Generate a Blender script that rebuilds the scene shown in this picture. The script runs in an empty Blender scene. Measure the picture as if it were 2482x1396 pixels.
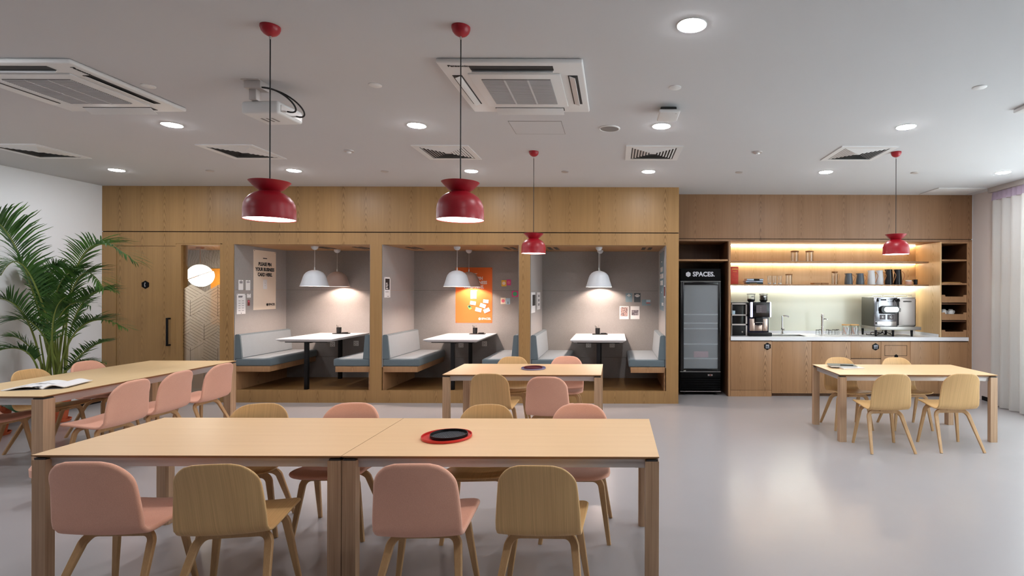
import bpy, bmesh, math, random
from mathutils import Vector, Matrix, Quaternion
random.seed(11)
PI = math.pi
SC = bpy.context.scene
COL = SC.collection
# ---------------------------------------------------------------- camera model
F, PX, PY, ROLL, H = 1290.0, 1490.0, 705.0, 0.0028, 1.63
def at(px, py, Y):
    """where the sight line through a photo point meets the depth Y"""
    dx, dy = px - PX, py - PY
    c, s = math.cos(ROLL), math.sin(ROLL)
    return Vector(((dx*c + dy*s)*Y/F, Y, H - (-dx*s + dy*c)*Y/F))
def xat(px, Y): return (px - PX)*Y/F
def on_side(px, py, X):
    """where the sight line through a photo point meets a side wall at X"""
    dx, dy = px - PX, py - PY
    c, s = math.cos(ROLL), math.sin(ROLL)
    ux, uy = dx*c + dy*s, -dx*s + dy*c
    Y = X*F/ux
    return Vector((X, Y, H - uy*Y/F))
CEIL = 3.13
YB, YK, YW = 7.70, 8.25, 8.93       # booth front, kitchen front, rear wall
# ---------------------------------------------------------------- materials
def lin(c):
    r = []
    for v in c[:3]:
        v /= 255.0
        r.append(v/12.92 if v <= .04045 else ((v+.055)/1.055)**2.4)
    return (*r, 1.0)
class NT:
    def __init__(s, name):
        s.m = bpy.data.materials.new(name); s.m.use_nodes = True
        s.t = s.m.node_tree; s.t.nodes.clear()
        s.out = s.n('ShaderNodeOutputMaterial')
    def n(s, typ, **kw):
        nd = s.t.nodes.new(typ)
        for k, v in kw.items(): setattr(nd, k, v)
        return nd
    def l(s, a, b): s.t.links.new(a, b)
    def math(s, op, a, b=None, c=None, clamp=False):
        nd = s.n('ShaderNodeMath', operation=op); nd.use_clamp = clamp
        for i, v in enumerate((a, b, c)):
            if v is None: continue
            if isinstance(v, (int, float)): nd.inputs[i].default_value = v
            else: s.l(v, nd.inputs[i])
        return nd.outputs[0]
    def noise(s, vec, scale=1, detail=3, rough=.55):
        nd = s.n('ShaderNodeTexNoise'); nd.inputs['Scale'].default_value = scale
        nd.inputs['Detail'].default_value = detail; nd.inputs['Roughness'].default_value = rough
        if vec is not None: s.l(vec, nd.inputs['Vector'])
        return nd.outputs['Fac']
    def mapped(s, vec, scale=(1, 1, 1), loc=(0, 0, 0)):
        nd = s.n('ShaderNodeMapping'); nd.inputs['Scale'].default_value = scale
        nd.inputs['Location'].default_value = loc
        s.l(vec, nd.inputs['Vector']); return nd.outputs[0]
    def mix(s, fac, a, b):
        nd = s.n('ShaderNodeMix', data_type='RGBA')
        if isinstance(fac, (int, float)): nd.inputs[0].default_value = fac
        else: s.l(fac, nd.inputs[0])
        for i, v in ((6, a), (7, b)):
            if isinstance(v, tuple): nd.inputs[i].default_value = v
            else: s.l(v, nd.inputs[i])
        return nd.outputs[2]
    def bsdf(s, color, rough=.5, metal=0., spec=.5, **kw):
        b = s.n('ShaderNodeBsdfPrincipled')
        if isinstance(color, tuple): b.inputs['Base Color'].default_value = color
        else: s.l(color, b.inputs['Base Color'])
        if isinstance(rough, (int, float)): b.inputs['Roughness'].default_value = rough
        else: s.l(rough, b.inputs['Roughness'])
        b.inputs['Metallic'].default_value = metal
        b.inputs['Specular IOR Level'].default_value = spec
        for k, v in kw.items(): b.inputs[k].default_value = v
        s.l(b.outputs[0], s.out.inputs[0]); return b
def plain(name, c, rough=.5, metal=0., spec=.5, var=.06, scale=9, **kw):
    t = NT(name); tc = t.n('ShaderNodeTexCoord').outputs['Object']
    k = lin(c)
    dk = tuple(v*(1-var) for v in k[:3]) + (1,)
    lt = tuple(min(1, v*(1+var)) for v in k[:3]) + (1,)
    t.bsdf(t.mix(t.noise(tc, scale), dk, lt), rough, metal, spec, **kw)
    return t.m
def emit(name, c, strength):
    t = NT(name); e = t.n('ShaderNodeEmission')
    e.inputs[0].default_value = lin(c); e.inputs[1].default_value = strength
    t.l(e.outputs[0], t.out.inputs[0]); return t.m
def glass(name, c=(253, 254, 254), alpha=.1, rough=.03):
    """thin clear glass: mostly see-through with a sharp sheen"""
    t = NT(name)
    tr = t.n('ShaderNodeBsdfTransparent'); tr.inputs[0].default_value = lin(c)
    g = t.n('ShaderNodeBsdfGlossy'); g.inputs['Roughness'].default_value = rough
    fr = t.n('ShaderNodeFresnel'); fr.inputs[0].default_value = 1.5
    f = t.math('ADD', t.math('MULTIPLY', fr.outputs[0], .42), alpha*.2, clamp=True)
    mx = t.n('ShaderNodeMixShader'); t.l(f, mx.inputs[0]); t.l(tr.outputs[0], mx.inputs[1]); t.l(g.outputs[0], mx.inputs[2])
    t.l(mx.outputs[0], t.out.inputs[0]); return t.m
def oak_panel(name, base, dark, rough=.42, period=.33, strength=.55):
    """veneer with vertical grain and repeated cathedral figures"""
    t = NT(name); tc = t.n('ShaderNodeTexCoord').outputs['Object']
    sx = t.n('ShaderNodeSeparateXYZ'); t.l(tc, sx.inputs[0])
    u = t.math('DIVIDE', t.math('ADD', sx.outputs[0], t.math('MULTIPLY', sx.outputs[1], .83)), period)
    idv = t.math('FLOOR', u); fr = t.math('SUBTRACT', t.math('FRACT', u), .5)
    wn = t.n('ShaderNodeTexWhiteNoise', noise_dimensions='1D'); t.l(idv, wn.inputs['W'])
    off = t.math('MULTIPLY', t.math('SUBTRACT', wn.outputs['Value'], .5), .35)
    fr = t.math('ADD', fr, off)
    zz = t.math('ADD', sx.outputs[2], t.math('MULTIPLY', wn.outputs['Value'], 7.3))
    nz = t.noise(t.mapped(tc, (9, 9, 2.2)), 1, 3)
    arg = t.math('ADD', t.math('ADD', t.math('MULTIPLY', t.math('MULTIPLY', fr, fr), 150), t.math('MULTIPLY', zz, 9)), t.math('MULTIPLY', nz, 3.4))
    w = t.math('SINE', t.math('MULTIPLY', arg, 2*PI))
    w = t.math('POWER', t.math('MULTIPLY_ADD', w, .5, .5), 2.2)
    mask = t.math('SUBTRACT', 1, t.math('MULTIPLY', t.math('ABSOLUTE', fr), 3.6), clamp=True)
    mask = t.math('MULTIPLY', mask, t.math('MULTIPLY_ADD', t.noise(t.mapped(tc, (3, 3, .5)), 1, 1), 1.6, -.3, clamp=True))
    fine = t.noise(t.mapped(tc, (170, 170, 3.0)), 1, 2)
    broad = t.noise(t.mapped(tc, (26, 26, .5)), 1, 2)
    f = t.math('ADD', t.math('MULTIPLY', fine, .5), t.math('MULTIPLY', broad, .45))
    f = t.math('ADD', t.math('SUBTRACT', f, .2), t.math('MULTIPLY', t.math('MULTIPLY', w, mask), strength), clamp=True)
    t.bsdf(t.mix(f, lin(base), lin(dark)), rough, spec=.45)
    return t.m
def oak_grain(name, base, dark, axis, fine=150, rough=.45, amount=1.0, spec=.4, wf=.6, wb=.6):
    """straight grain along one local axis"""
    t = NT(name); tc = t.n('ShaderNodeTexCoord').outputs['Object']
    sc = [fine, fine, fine]; sb = [22, 22, 22]
    for a in axis: sc['xyz'.index(a)] = 2.5; sb['xyz'.index(a)] = .6
    f = t.math('ADD', t.math('MULTIPLY', t.noise(t.mapped(tc, sc), 1, 2), wf), t.math('MULTIPLY', t.noise(t.mapped(tc, sb), 1, 3), wb))
    f = t.math('MULTIPLY', t.math('SUBTRACT', f, .25), 1.1*amount, clamp=True)
    t.bsdf(t.mix(f, lin(base), lin(dark)), rough, spec=spec)
    return t.m
def fabric(name, c, c2, scale=400, rough=.95):
    t = NT(name); tc = t.n('ShaderNodeTexCoord').outputs['Object']
    f = t.math('ADD', t.math('MULTIPLY', t.noise(tc, scale, 1), .65), t.math('MULTIPLY', t.noise(tc, 14, 3), .12))
    f = t.math('MULTIPLY_ADD', f, 2.2, -.35, clamp=True)
    b = t.bsdf(t.mix(f, lin(c), lin(c2)), rough, spec=.1)
    b.inputs['Sheen Weight'].default_value = .25; b.inputs['Sheen Roughness'].default_value = .6
    bp = t.n('ShaderNodeBump'); bp.inputs['Strength'].default_value = .25; bp.inputs['Distance'].default_value = .002
    t.l(t.noise(tc, scale, 1), bp.inputs['Height']); t.l(bp.outputs[0], b.inputs['Normal'])
    return t.m
def translucent(name, c, mixf=.5):
    t = NT(name)
    d = t.n('ShaderNodeBsdfDiffuse'); d.inputs[0].default_value = lin(c)
    r = t.n('ShaderNodeBsdfTranslucent'); r.inputs[0].default_value = lin(c)
    mx = t.n('ShaderNodeMixShader'); mx.inputs[0].default_value = mixf
    t.l(d.outputs[0], mx.inputs[1]); t.l(r.outputs[0], mx.inputs[2]); t.l(mx.outputs[0], t.out.inputs[0])
    return t.m

M = dict(
    white_wall=plain('white_wall_paint', (238, 240, 243), .9, var=.015, scale=2, spec=.2),
    right_wall=plain('pale_wall_paint', (222, 212, 208), .9, var=.015, scale=2, spec=.2),
    ceiling=plain('ceiling_paint', (207, 207, 209), .95, var=.01, scale=2, spec=.1),
    oak=oak_panel('oak_veneer', (174, 136, 88), (122, 90, 52), strength=.85),
    oak_kitchen=oak_panel('oak_veneer_kitchen', (178, 136, 98), (126, 92, 60), strength=.9),
    oak_fascia_dimmed=oak_panel('oak_veneer_fascia_dimmed', (154, 116, 84), (106, 76, 49), strength=.8),  # kitchen oak darkened, the weaker light up there put into its colour
    oak_niche_lit=oak_panel('oak_veneer_niche_lit', (222, 190, 144), (184, 146, 98), strength=.8),  # kitchen oak lightened, glow of the strips put into its colour
    oak_dark=oak_grain('oak_shaded', (110, 74, 48), (70, 44, 28), 'z'),  # same oak for recesses and interiors, shade put into its colour
    oak_board=oak_grain('oak_board', (176, 134, 90), (128, 90, 54), 'x'),
    oak_floor=oak_grain('booth_floor_oak', (150, 112, 66), (96, 66, 36), 'x'),
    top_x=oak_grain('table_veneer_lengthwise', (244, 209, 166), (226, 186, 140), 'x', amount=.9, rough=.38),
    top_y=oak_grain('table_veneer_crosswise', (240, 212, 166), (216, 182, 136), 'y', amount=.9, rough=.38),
    leg=oak_grain('table_leg_oak', (208, 174, 142), (140, 106, 78), 'z', fine=120, amount=1.25),
    shell=oak_grain('plywood_shell', (228, 186, 130), (166, 126, 78), 'yz', fine=230, rough=.42, wf=.7, wb=.3),
    chairleg=oak_grain('bent_ash', (200, 160, 114), (166, 126, 84), 'z', fine=140),
    pink=fabric('pink_wool', (244, 188, 162), (222, 160, 136)),
    felt=fabric('grey_felt', (156, 152, 150), (132, 128, 126), 220),
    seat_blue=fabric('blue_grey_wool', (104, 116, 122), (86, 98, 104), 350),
    seat_lit=fabric('blue_grey_wool_lit', (144, 152, 157), (122, 130, 136), 350),  # lit copy of the blue-grey wool, light put into the colour
    alu=plain('painted_aluminium', (188, 181, 178), .4, .25, var=.02),
    steel=plain('brushed_steel', (200, 198, 196), .28, 1., var=.05, scale=40),
    chrome=plain('chrome', (225, 225, 226), .07, 1., var=.01),
    black=plain('black_powder_coat', (12, 12, 14), .5, var=.1, spec=.3),
    blackgloss=plain('black_gloss', (10, 10, 13), .22, var=.1),
    darkgap=plain('shadow_gap', (46, 32, 20), .9, var=.1),
    rubber=plain('black_cable', (14, 14, 15), .55, var=.1),
    red=plain('red_lacquer', (158, 17, 33), .38, var=.02, spec=.5),
    redtray=plain('red_tray', (208, 40, 34), .4, var=.03),
    purpletray=plain('violet_tray', (124, 120, 158), .5, var=.05),
    darkred=plain('dark_red_tray', (96, 26, 40), .5, var=.05),
    lampwhite=plain('white_lamp_paint', (214, 218, 224), .4, var=.01),
    lampblush=plain('blush_lamp_paint', (206, 188, 180), .45, var=.01),
    whitegloss=plain('white_laminate', (232, 232, 236), .22, var=.01),
    quartz=plain('white_quartz', (238, 240, 244), .2, var=.02, scale=60),
    white=plain('white_plastic', (226, 226, 226), .45, var=.01),
    grille=plain('grey_grille', (134, 130, 128), .6, var=.02),
    tableedge_shaded=oak_grain('table_edge_oak_shaded', (168, 126, 84), (120, 86, 54), 'xy', fine=60),  # edge oak darkened, shade under the bevel put into the colour
    meshgrey=plain('mesh_grey', (84, 92, 104), .45, var=.05),
    slotdark=plain('dark_slot', (58, 57, 57), .7, var=.05),
    glassback=plain('pale_green_glass', (222, 224, 206), .12, var=.01, scale=1),
    paper=plain('white_paper', (236, 234, 234), .8, var=.01),
    creampaper=plain('cream_paper', (238, 222, 204), .8, var=.02),
    orangepaper=plain('orange_paper', (236, 116, 52), .75, var=.02),
    orangepanel=plain('orange_panel', (224, 148, 48), .8, var=.08, scale=3),
    bluepaper=plain('slate_blue_paper', (120, 142, 152), .75, var=.03),
    darkpaper=plain('dark_slate_paper', (58, 66, 72), .75, var=.03),
    ink=plain('black_ink', (20, 18, 18), .8, var=.02),
    greyink=plain('grey_ink', (150, 148, 150), .8, var=.02),
    signblack=plain('sign_black', (8, 9, 13), .6, var=.02, spec=.15),
    headerblack=plain('matt_black_panel', (9, 9, 11), .7, var=.02, spec=.12),
    signgrey=plain('sign_white', (206, 208, 218), .6, var=.01),
    whiteink=plain('white_ink', (245, 240, 236), .7, var=.01),
    ceramic=plain('white_ceramic', (232, 230, 228), .2, var=.01),
    jugblue=plain('slate_jug', (84, 94, 104), .3, var=.08, scale=30),
    juggrey=plain('grey_jug', (118, 118, 122), .3, var=.08, scale=30),
    jugblack=plain('black_jug', (24, 24, 28), .2, var=.05),
    jugwhite=plain('white_jug', (222, 224, 228), .25, var=.01),
    pinkcer=plain('pink_ceramic', (224, 178, 158), .4, var=.02),
    bamboo=oak_grain('bamboo', (206, 164, 108), (160, 118, 70), 'x', fine=60),
    cork=plain('dark_wood_lid', (150, 104, 62), .6, var=.12, scale=60),
    handle=plain('bent_handle_wood', (190, 128, 84), .5, var=.05),
    terracotta=plain('terracotta', (190, 94, 58), .8, var=.08, scale=12),
    soil=plain('soil', (46, 34, 26), .95, var=.3, scale=80),
    mural=None, navy=plain('navy_plastic', (24, 22, 44), .2, var=.03),
    copper=plain('warm_steel', (206, 184, 172), .3, .85, var=.04),
    screen=plain('grey_screen', (92, 84, 88), .3, var=.05),
    olive=plain('olive_grey_metal', (52, 53, 46), .6, 0, var=.03),
    tan=plain('tan_plastic', (176, 160, 128), .5, var=.04),
    coffee=plain('coffee_beans', (36, 22, 16), .5, var=.4, scale=120),
    yellow=plain('yellow_print', (226, 176, 66), .7, var=.06),
    magenta=plain('magenta_print', (206, 70, 130), .7, var=.1, scale=50),
    rose=plain('rose_print', (216, 110, 128), .7, var=.2, scale=90),
    green=plain('green_print', (70, 160, 110), .7, var=.1),
    skyblue=plain('light_blue_print', (176, 200, 214), .7, var=.05),
    brownred=plain('brown_red_print', (112, 42, 40), .7, var=.3, scale=60),
    bookred=plain('red_book_cover', (196, 62, 44), .6, var=.35, scale=26),
    bookgold=plain('gold_lettering', (226, 168, 70), .5, var=.05),
    bookblue=plain('pale_blue_book', (168, 184, 204), .6, var=.05),
    bookgreen=plain('dark_green_book', (44, 56, 58), .6, var=.05),
    pages=plain('book_pages', (226, 214, 196), .85, var=.06, scale=200),
    notebook=plain('grey_green_notebook', (112, 118, 112), .6, var=.1, scale=30),
    frost=None,
    brass=plain('brass', (196, 150, 88), .25, 1., var=.02),
    lens=emit('downlight_lens', (249, 250, 253), 225),
    diff_red=emit('pendant_diffuser', (255, 232, 212), 13),
    diff_white=emit('booth_pendant_diffuser', (255, 230, 214), 880),
    diff_rear=emit('rear_pendant_bulb', (255, 230, 214), 470),
    globe=emit('opal_globe', (255, 238, 220), 34),
    led_warm=emit('warm_strip', (255, 234, 202), 24),
    led_cool=emit('neutral_strip', (252, 251, 240), 70),
    led_panel=emit('bluish_light_bar', (214, 212, 255), 5),
    clear=glass('clear_glass'),
    pane=glass('window_glass', (246, 250, 250), .05),
    curtain=translucent('sheer_curtain', (236, 236, 234), .55),
    curtainhead=translucent('curtain_heading', (196, 180, 200), .4),
    palmleaf=None, broadleaf=plain('broad_leaf', (22, 58, 36), .35, var=.25, scale=20),
    stem=plain('palm_stem', (128, 142, 66), .55, var=.2, scale=14),
    fridgeglass=None,
)
def _leaf():
    t = NT('palm_leaflet'); tc = t.n('ShaderNodeTexCoord').outputs['Object']
    c = t.mix(t.math('MULTIPLY_ADD', t.noise(tc, 5, 3), 2.4, -.7, clamp=True), lin((26, 66, 32)), lin((84, 128, 54)))
    b = t.n('ShaderNodeBsdfPrincipled'); t.l(c, b.inputs['Base Color']); b.inputs['Roughness'].default_value = .42
    r = t.n('ShaderNodeBsdfTranslucent'); t.l(c, r.inputs[0])
    mx = t.n('ShaderNodeMixShader'); mx.inputs[0].default_value = .2
    t.l(b.outputs[0], mx.inputs[1]); t.l(r.outputs[0], mx.inputs[2]); t.l(mx.outputs[0], t.out.inputs[0]); return t.m
M['palmleaf'] = _leaf()
def _floor():
    t = NT('polished_screed'); tc = t.n('ShaderNodeTexCoord').outputs['Object']
    f = t.math('ADD', t.math('MULTIPLY', t.noise(tc, .7, 4), .7), t.math('MULTIPLY', t.noise(tc, 6, 4), .3))
    f = t.math('MULTIPLY_ADD', f, 1.4, -.2, clamp=True)
    c = t.mix(f, lin((169, 165, 167)), lin((174, 170, 172)))
    t.bsdf(c, t.math('MULTIPLY_ADD', t.noise(tc, .8, 2), .06, .22), spec=.5); return t.m
M['floor'] = _floor()
def _frost():
    t = NT('frosted_film'); tr = t.n('ShaderNodeBsdfTransparent'); tr.inputs[0].default_value = (.92, .92, .92, 1)
    d = t.n('ShaderNodeBsdfTranslucent'); d.inputs[0].default_value = lin((225, 222, 216))
    e = t.n('ShaderNodeBsdfDiffuse'); e.inputs[0].default_value = lin((150, 148, 142))
    m1 = t.n('ShaderNodeMixShader'); m1.inputs[0].default_value = .3; t.l(d.outputs[0], m1.inputs[1]); t.l(e.outputs[0], m1.inputs[2])
    m2 = t.n('ShaderNodeMixShader'); m2.inputs[0].default_value = .8; t.l(tr.outputs[0], m2.inputs[1]); t.l(m1.outputs[0], m2.inputs[2])
    t.l(m2.outputs[0], t.out.inputs[0]); return t.m
M['frost'] = _frost()
def _fridge():
    t = NT('misted_fridge_glass'); tr = t.n('ShaderNodeBsdfTransparent'); tr.inputs[0].default_value = (.8, .82, .84, 1)
    b = t.n('ShaderNodeBsdfPrincipled'); b.inputs['Base Color'].default_value = lin((200, 206, 212)); b.inputs['Roughness'].default_value = .3
    m = t.n('ShaderNodeMixShader'); m.inputs[0].default_value = .30; t.l(tr.outputs[0], m.inputs[1]); t.l(b.outputs[0], m.inputs[2])
    t.l(m.outputs[0], t.out.inputs[0]); return t.m
M['fridgeglass'] = _fridge()
def _mural():
    t = NT('scribbled_wallpaper'); tc = t.n('ShaderNodeTexCoord').outputs['Object']
    wv = t.n('ShaderNodeTexWave'); wv.inputs['Scale'].default_value = 7; wv.inputs['Distortion'].default_value = 14
    wv.inputs['Detail'].default_value = 2; wv.inputs['Detail Scale'].default_value = .7; t.l(tc, wv.inputs[0])
    f = t.math('MULTIPLY', t.math('POWER', wv.outputs['Fac'], 3), .55)
    t.bsdf(t.mix(f, lin((150, 142, 136)), lin((108, 100, 94))), .9); return t.m
M['mural'] = _mural()
def _photo(name, cols, scale):
    t = NT(name); tc = t.n('ShaderNodeTexCoord').outputs['Object']
    r = t.n('ShaderNodeValToRGB'); t.l(t.noise(tc, scale, 3, .6), r.inputs[0])
    el = r.color_ramp.elements
    el[0].position = .35; el[0].color = lin(cols[0]); el[1].position = .66; el[1].color = lin(cols[-1])
    for i, c in enumerate(cols[1:-1]):
        e = el.new(.35 + .31*(i+1)/(len(cols)-1)); e.color = lin(c)
    t.bsdf(r.outputs[0], .6); return t.m
M['photo_a'] = _photo('printed_photo_crowd', [(40, 34, 40), (120, 96, 100), (214, 190, 180), (150, 70, 60)], 60)
M['photo_b'] = _photo('printed_photo_desk', [(70, 62, 68), (120, 112, 118), (170, 160, 164)], 30)
M['photo_c'] = _photo('magazine_photo', [(18, 18, 20), (236, 236, 236), (240, 240, 240), (240, 240, 240), (240, 240, 240)], 7)

# ---------------------------------------------------------------- mesh helpers
class MB:
    def __init__(s): s.bm = bmesh.new()
    def _add(s, verts, T):
        if T is not None: bmesh.ops.transform(s.bm, matrix=T, verts=verts)
    def box(s, x0, x1, y0, y1, z0, z1, bev=0, seg=2, T=None):
        m = Matrix.Translation(((x0+x1)/2, (y0+y1)/2, (z0+z1)/2)) @ Matrix.Diagonal((abs(x1-x0), abs(y1-y0), abs(z1-z0), 1))
        r = bmesh.ops.create_cube(s.bm, size=1, matrix=m); vs = r['verts']
        if bev > 0:
            es = list({e for v in vs for e in v.link_edges})
            o = bmesh.ops.bevel(s.bm, geom=es, offset=bev, segments=seg, affect='EDGES', profile=.5)
            vs = list({v for f in o['faces'] for v in f.verts} | {v for v in vs if v.is_valid})
            vs = list(s._island(vs))
        s._add(vs, T); return s
    def _island(s, vs):
        seen = set(vs); st = list(vs)
        while st:
            v = st.pop()
            for e in v.link_edges:
                o = e.other_vert(v)
                if o not in seen: seen.add(o); st.append(o)
        return seen
    def lathe(s, prof, c=(0, 0, 0), n=32, T=None):
        """profile of (radius, height) turned about the vertical axis"""
        rings = []; new = []
        for r, z in prof:
            if r < 1e-6:
                v = s.bm.verts.new((c[0], c[1], c[2]+z)); rings.append([v]); new.append(v)
            else:
                rg = [s.bm.verts.new((c[0]+r*math.cos(2*PI*i/n), c[1]+r*math.sin(2*PI*i/n), c[2]+z)) for i in range(n)]
                rings.append(rg); new += rg
        for a, b in zip(rings, rings[1:]):
            for i in range(n):
                j = (i+1) % n
                if len(a) == 1 and len(b) == 1: continue
                if len(a) == 1: s.bm.faces.new((a[0], b[i], b[j]))
                elif len(b) == 1: s.bm.faces.new((a[i], a[j], b[0]))
                else: s.bm.faces.new((a[i], a[j], b[j], b[i]))
        s._add(new, T); return s
    def tube(s, pts, r, n=8, cap=True, T=None):
        pts = [Vector(p) for p in pts]
        rs = r if isinstance(r, (list, tuple)) else [r]*len(pts)
        return s.sweep(pts, [[(math.cos(2*PI*k/n)*q, math.sin(2*PI*k/n)*q) for k in range(n)] for q in rs], cap=cap, T=T)
    def sweep(s, pts, secs, up=None, cap=True, T=None):
        pts = [Vector(p) for p in pts]; new = []; rings = []
        tang = []
        for i in range(len(pts)):
            a = pts[max(0, i-1)]; b = pts[min(len(pts)-1, i+1)]; tang.append((b-a).normalized())
        ref = Vector(up) if up is not None else (Vector((0, 0, 1)) if abs(tang[0].z) < .9 else Vector((1, 0, 0)))
        u = (ref - tang[0]*ref.dot(tang[0])).normalized()
        for i, p in enumerate(pts):
            if up is not None: uu = (ref - tang[i]*ref.dot(tang[i])).normalized()
            else:
                u = (u - tang[i]*u.dot(tang[i]))
                u = u.normalized() if u.length > 1e-6 else ref
                uu = u
            w = tang[i].cross(uu)
            rg = [s.bm.verts.new(p + uu*a + w*b) for a, b in secs[i]]
            rings.append(rg); new += rg
        n = len(rings[0])
        for a, b in zip(rings, rings[1:]):
            for k in range(n):
                j = (k+1) % n
                s.bm.faces.new((a[k], a[j], b[j], b[k]))
        if cap:
            s.bm.faces.new(rings[0][::-1]); s.bm.faces.new(rings[-1])
        s._add(new, T); return s
    def prism(s, poly, a, b, axis='y', T=None):
        def P(u, v, w): return {'x': (w, u, v), 'y': (u, w, v), 'z': (u, v, w)}[axis]
        A = [s.bm.verts.new(P(u, v, a)) for u, v in poly]; B = [s.bm.verts.new(P(u, v, b)) for u, v in poly]
        n = len(poly)
        s.bm.faces.new(A); s.bm.faces.new(B[::-1])
        for i in range(n):
            j = (i+1) % n
            s.bm.faces.new((A[j], A[i], B[i], B[j]))
        s._add(A+B, T); return s
    def quad(s, *p):
        s.bm.faces.new([s.bm.verts.new(q) for q in p]); return s
    def mesh(s, me, T=None):
        n0 = len(s.bm.verts); s.bm.from_mesh(me); s.bm.verts.ensure_lookup_table()
        s._add(list(s.bm.verts)[n0:], T); return s
    def build(s, name, mat, parent=None, smooth=32, flat=False):
        bmesh.ops.recalc_face_normals(s.bm, faces=s.bm.faces)
        me = bpy.data.meshes.new(name); s.bm.to_mesh(me); s.bm.free()
        for m in (mat if isinstance(mat, (list, tuple)) else [mat]): me.materials.append(m)
        if not flat:
            me.polygons.foreach_set('use_smooth', [True]*len(me.polygons))
            me.set_sharp_from_angle(angle=math.radians(smooth))
        o = bpy.data.objects.new(name, me); COL.objects.link(o)
        if parent is not None: o.parent = parent
        return o
def box(name, mat, x0, x1, y0, y1, z0, z1, parent=None, bev=0):
    return MB().box(x0, x1, y0, y1, z0, z1, bev).build(name, mat, parent)
def tag(o, label, cat, group=None):
    o['label'] = label; o['category'] = cat
    if group: o['group'] = group
    return o
def thing(name, label, cat, loc=(0, 0, 0), rz=0., group=None):
    o = bpy.data.objects.new(name, None); COL.objects.link(o)
    o.empty_display_size = .1; o.location = loc; o.rotation_euler = (0, 0, rz)
    return tag(o, label, cat, group)
def struct(o): o['kind'] = 'structure'; return o
def dup(root, loc, rz, label, group=None):
    r = root.copy(); COL.objects.link(r); r.location = loc; r.rotation_euler = (0, 0, rz); r['label'] = label
    if group: r['group'] = group
    kids = [o for o in bpy.data.objects if o.parent is root]
    for ch in kids:
        c = ch.copy(); COL.objects.link(c); c.parent = r
        for g in [o for o in bpy.data.objects if o.parent is ch]:
            d = g.copy(); COL.objects.link(d); d.parent = c
    return r
def lettering(body, size, bold=.02, align='CENTER', depth=.0006):
    cu = bpy.data.curves.new('lettering', 'FONT'); cu.body = body; cu.size = size; cu.align_x = align
    cu.align_y = 'CENTER'; cu.offset = bold*size; cu.extrude = depth; cu.resolution_u = 3
    o = bpy.data.objects.new('lettering', cu); COL.objects.link(o)
    dg = bpy.context.evaluated_depsgraph_get()
    me = bpy.data.meshes.new_from_object(o.evaluated_get(dg))
    bpy.data.objects.remove(o); bpy.data.curves.remove(cu); return me
BACK = lambda p: Matrix(((1, 0, 0, p[0]), (0, 0, -1, p[1]), (0, 1, 0, p[2]), (0, 0, 0, 1)))      # lies on a wall facing the room's front
LEFT = lambda p: Matrix(((0, 0, 1, p[0]), (1, 0, 0, p[1]), (0, 1, 0, p[2]), (0, 0, 0, 1)))       # lies on a wall on the left side
RIGHT = lambda p: Matrix(((0, 0, -1, p[0]), (-1, 0, 0, p[1]), (0, 1, 0, p[2]), (0, 0, 0, 1)))    # lies on a wall on the right side
HEXA = lambda r: [(r*math.sin(PI/3*k), r*math.cos(PI/3*k)) for k in range(6)]
def arc(c, r, a0, a1, n=8): return [(c[0]+r*math.cos(a0+(a1-a0)*i/n), c[1]+r*math.sin(a0+(a1-a0)*i/n)) for i in range(n+1)]
DAY, EXPO = 650.0, 0.10
# ================================================================ room shell
XL, XR, Y0, Y1 = -7.42, 5.56, -7.5, 9.02
struct(box('floor', M['floor'], XL-.1, XR+.1, Y0-.1, Y1+.1, -.1, 0))
struct(box('ceiling', M['ceiling'], XL-.1, XR+.1, Y0-.1, Y1+.1, CEIL, CEIL+.1))
struct(box('wall_left', M['white_wall'], XL-.1, XL, Y0, Y1, 0, CEIL))
struct(box('wall_back', M['white_wall'], XL, XR, Y1, Y1+.1, 0, CEIL))
struct(box('wall_front', M['white_wall'], XL, XR, Y0-.1, Y0, 0, CEIL))
WY0, WY1, WZ0, WZ1 = .9, 6.9, .25, 2.85
b = MB()
b.box(XR, XR+.1, Y0, WY0, 0, CEIL).box(XR, XR+.1, WY1, Y1, 0, CEIL).box(XR, XR+.1, WY0, WY1, 0, WZ0).box(XR, XR+.1, WY0, WY1, WZ1, CEIL)
struct(b.build('wall_right', M['right_wall']))
b = MB()
for y in (WY0, 2.9, 4.9, WY1): b.box(XR+.02, XR+.08, y-.03, y+.03, WZ0, WZ1)
for z in (WZ0+.03, WZ1-.03): b.box(XR+.02, XR+.08, WY0, WY1, z-.03, z+.03)
wf = struct(b.build('window_1', M['white']))
g = MB().box(XR+.045, XR+.055, WY0, WY1, WZ0, WZ1).build('window_pane', M['pane'], wf)
struct(box('baseboard_right', M['black'], XR-.012, XR, 7.55, 8.04, 0, .06))
struct(box('baseboard_left', M['black'], XL, XL+.012, Y0, 7.68, 0, .07))
# ---------------------------------------------------------------- oak wall with booths (setting)
XE = .925                            # right end of the booth block
struct(box('trim_1', M['oak'], XL, XE, YB, YB+.3, 2.476, CEIL))                       # upper fascia
struct(box('trim_2', M['darkgap'], XL, XE-.004, YB+.015, YB+.3, 2.462, 2.476))        # shadow gap
b = MB().box(XL, -5.68, YB, YB+.3, 2.30, 2.462).box(-5.68, XE, YB, YB+.3, 2.29, 2.462)
struct(b.build('trim_3', M['oak']))                                                   # header
struct(box('trim_4', M['oak'], -5.713, XE, YB, YB+.05, 0, .18))                       # plinth under the booths
struct(box('trim_5', M['darkgap'], -5.713, XE-.004, YB+.012, YB+.04, -.0, .012))
struct(box('wall_phone_booth_side', M['oak'], -5.713, -5.516-.0, YB, YW, 0.0, 2.29)) if False else None
BOOTH = [(-5.516, -3.540), (-3.373, -1.385), (-1.224, .746)]
POSTS = [(-5.713, -5.516), (-3.540, -3.373), (-1.385, -1.224), (.746, XE)]
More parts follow.
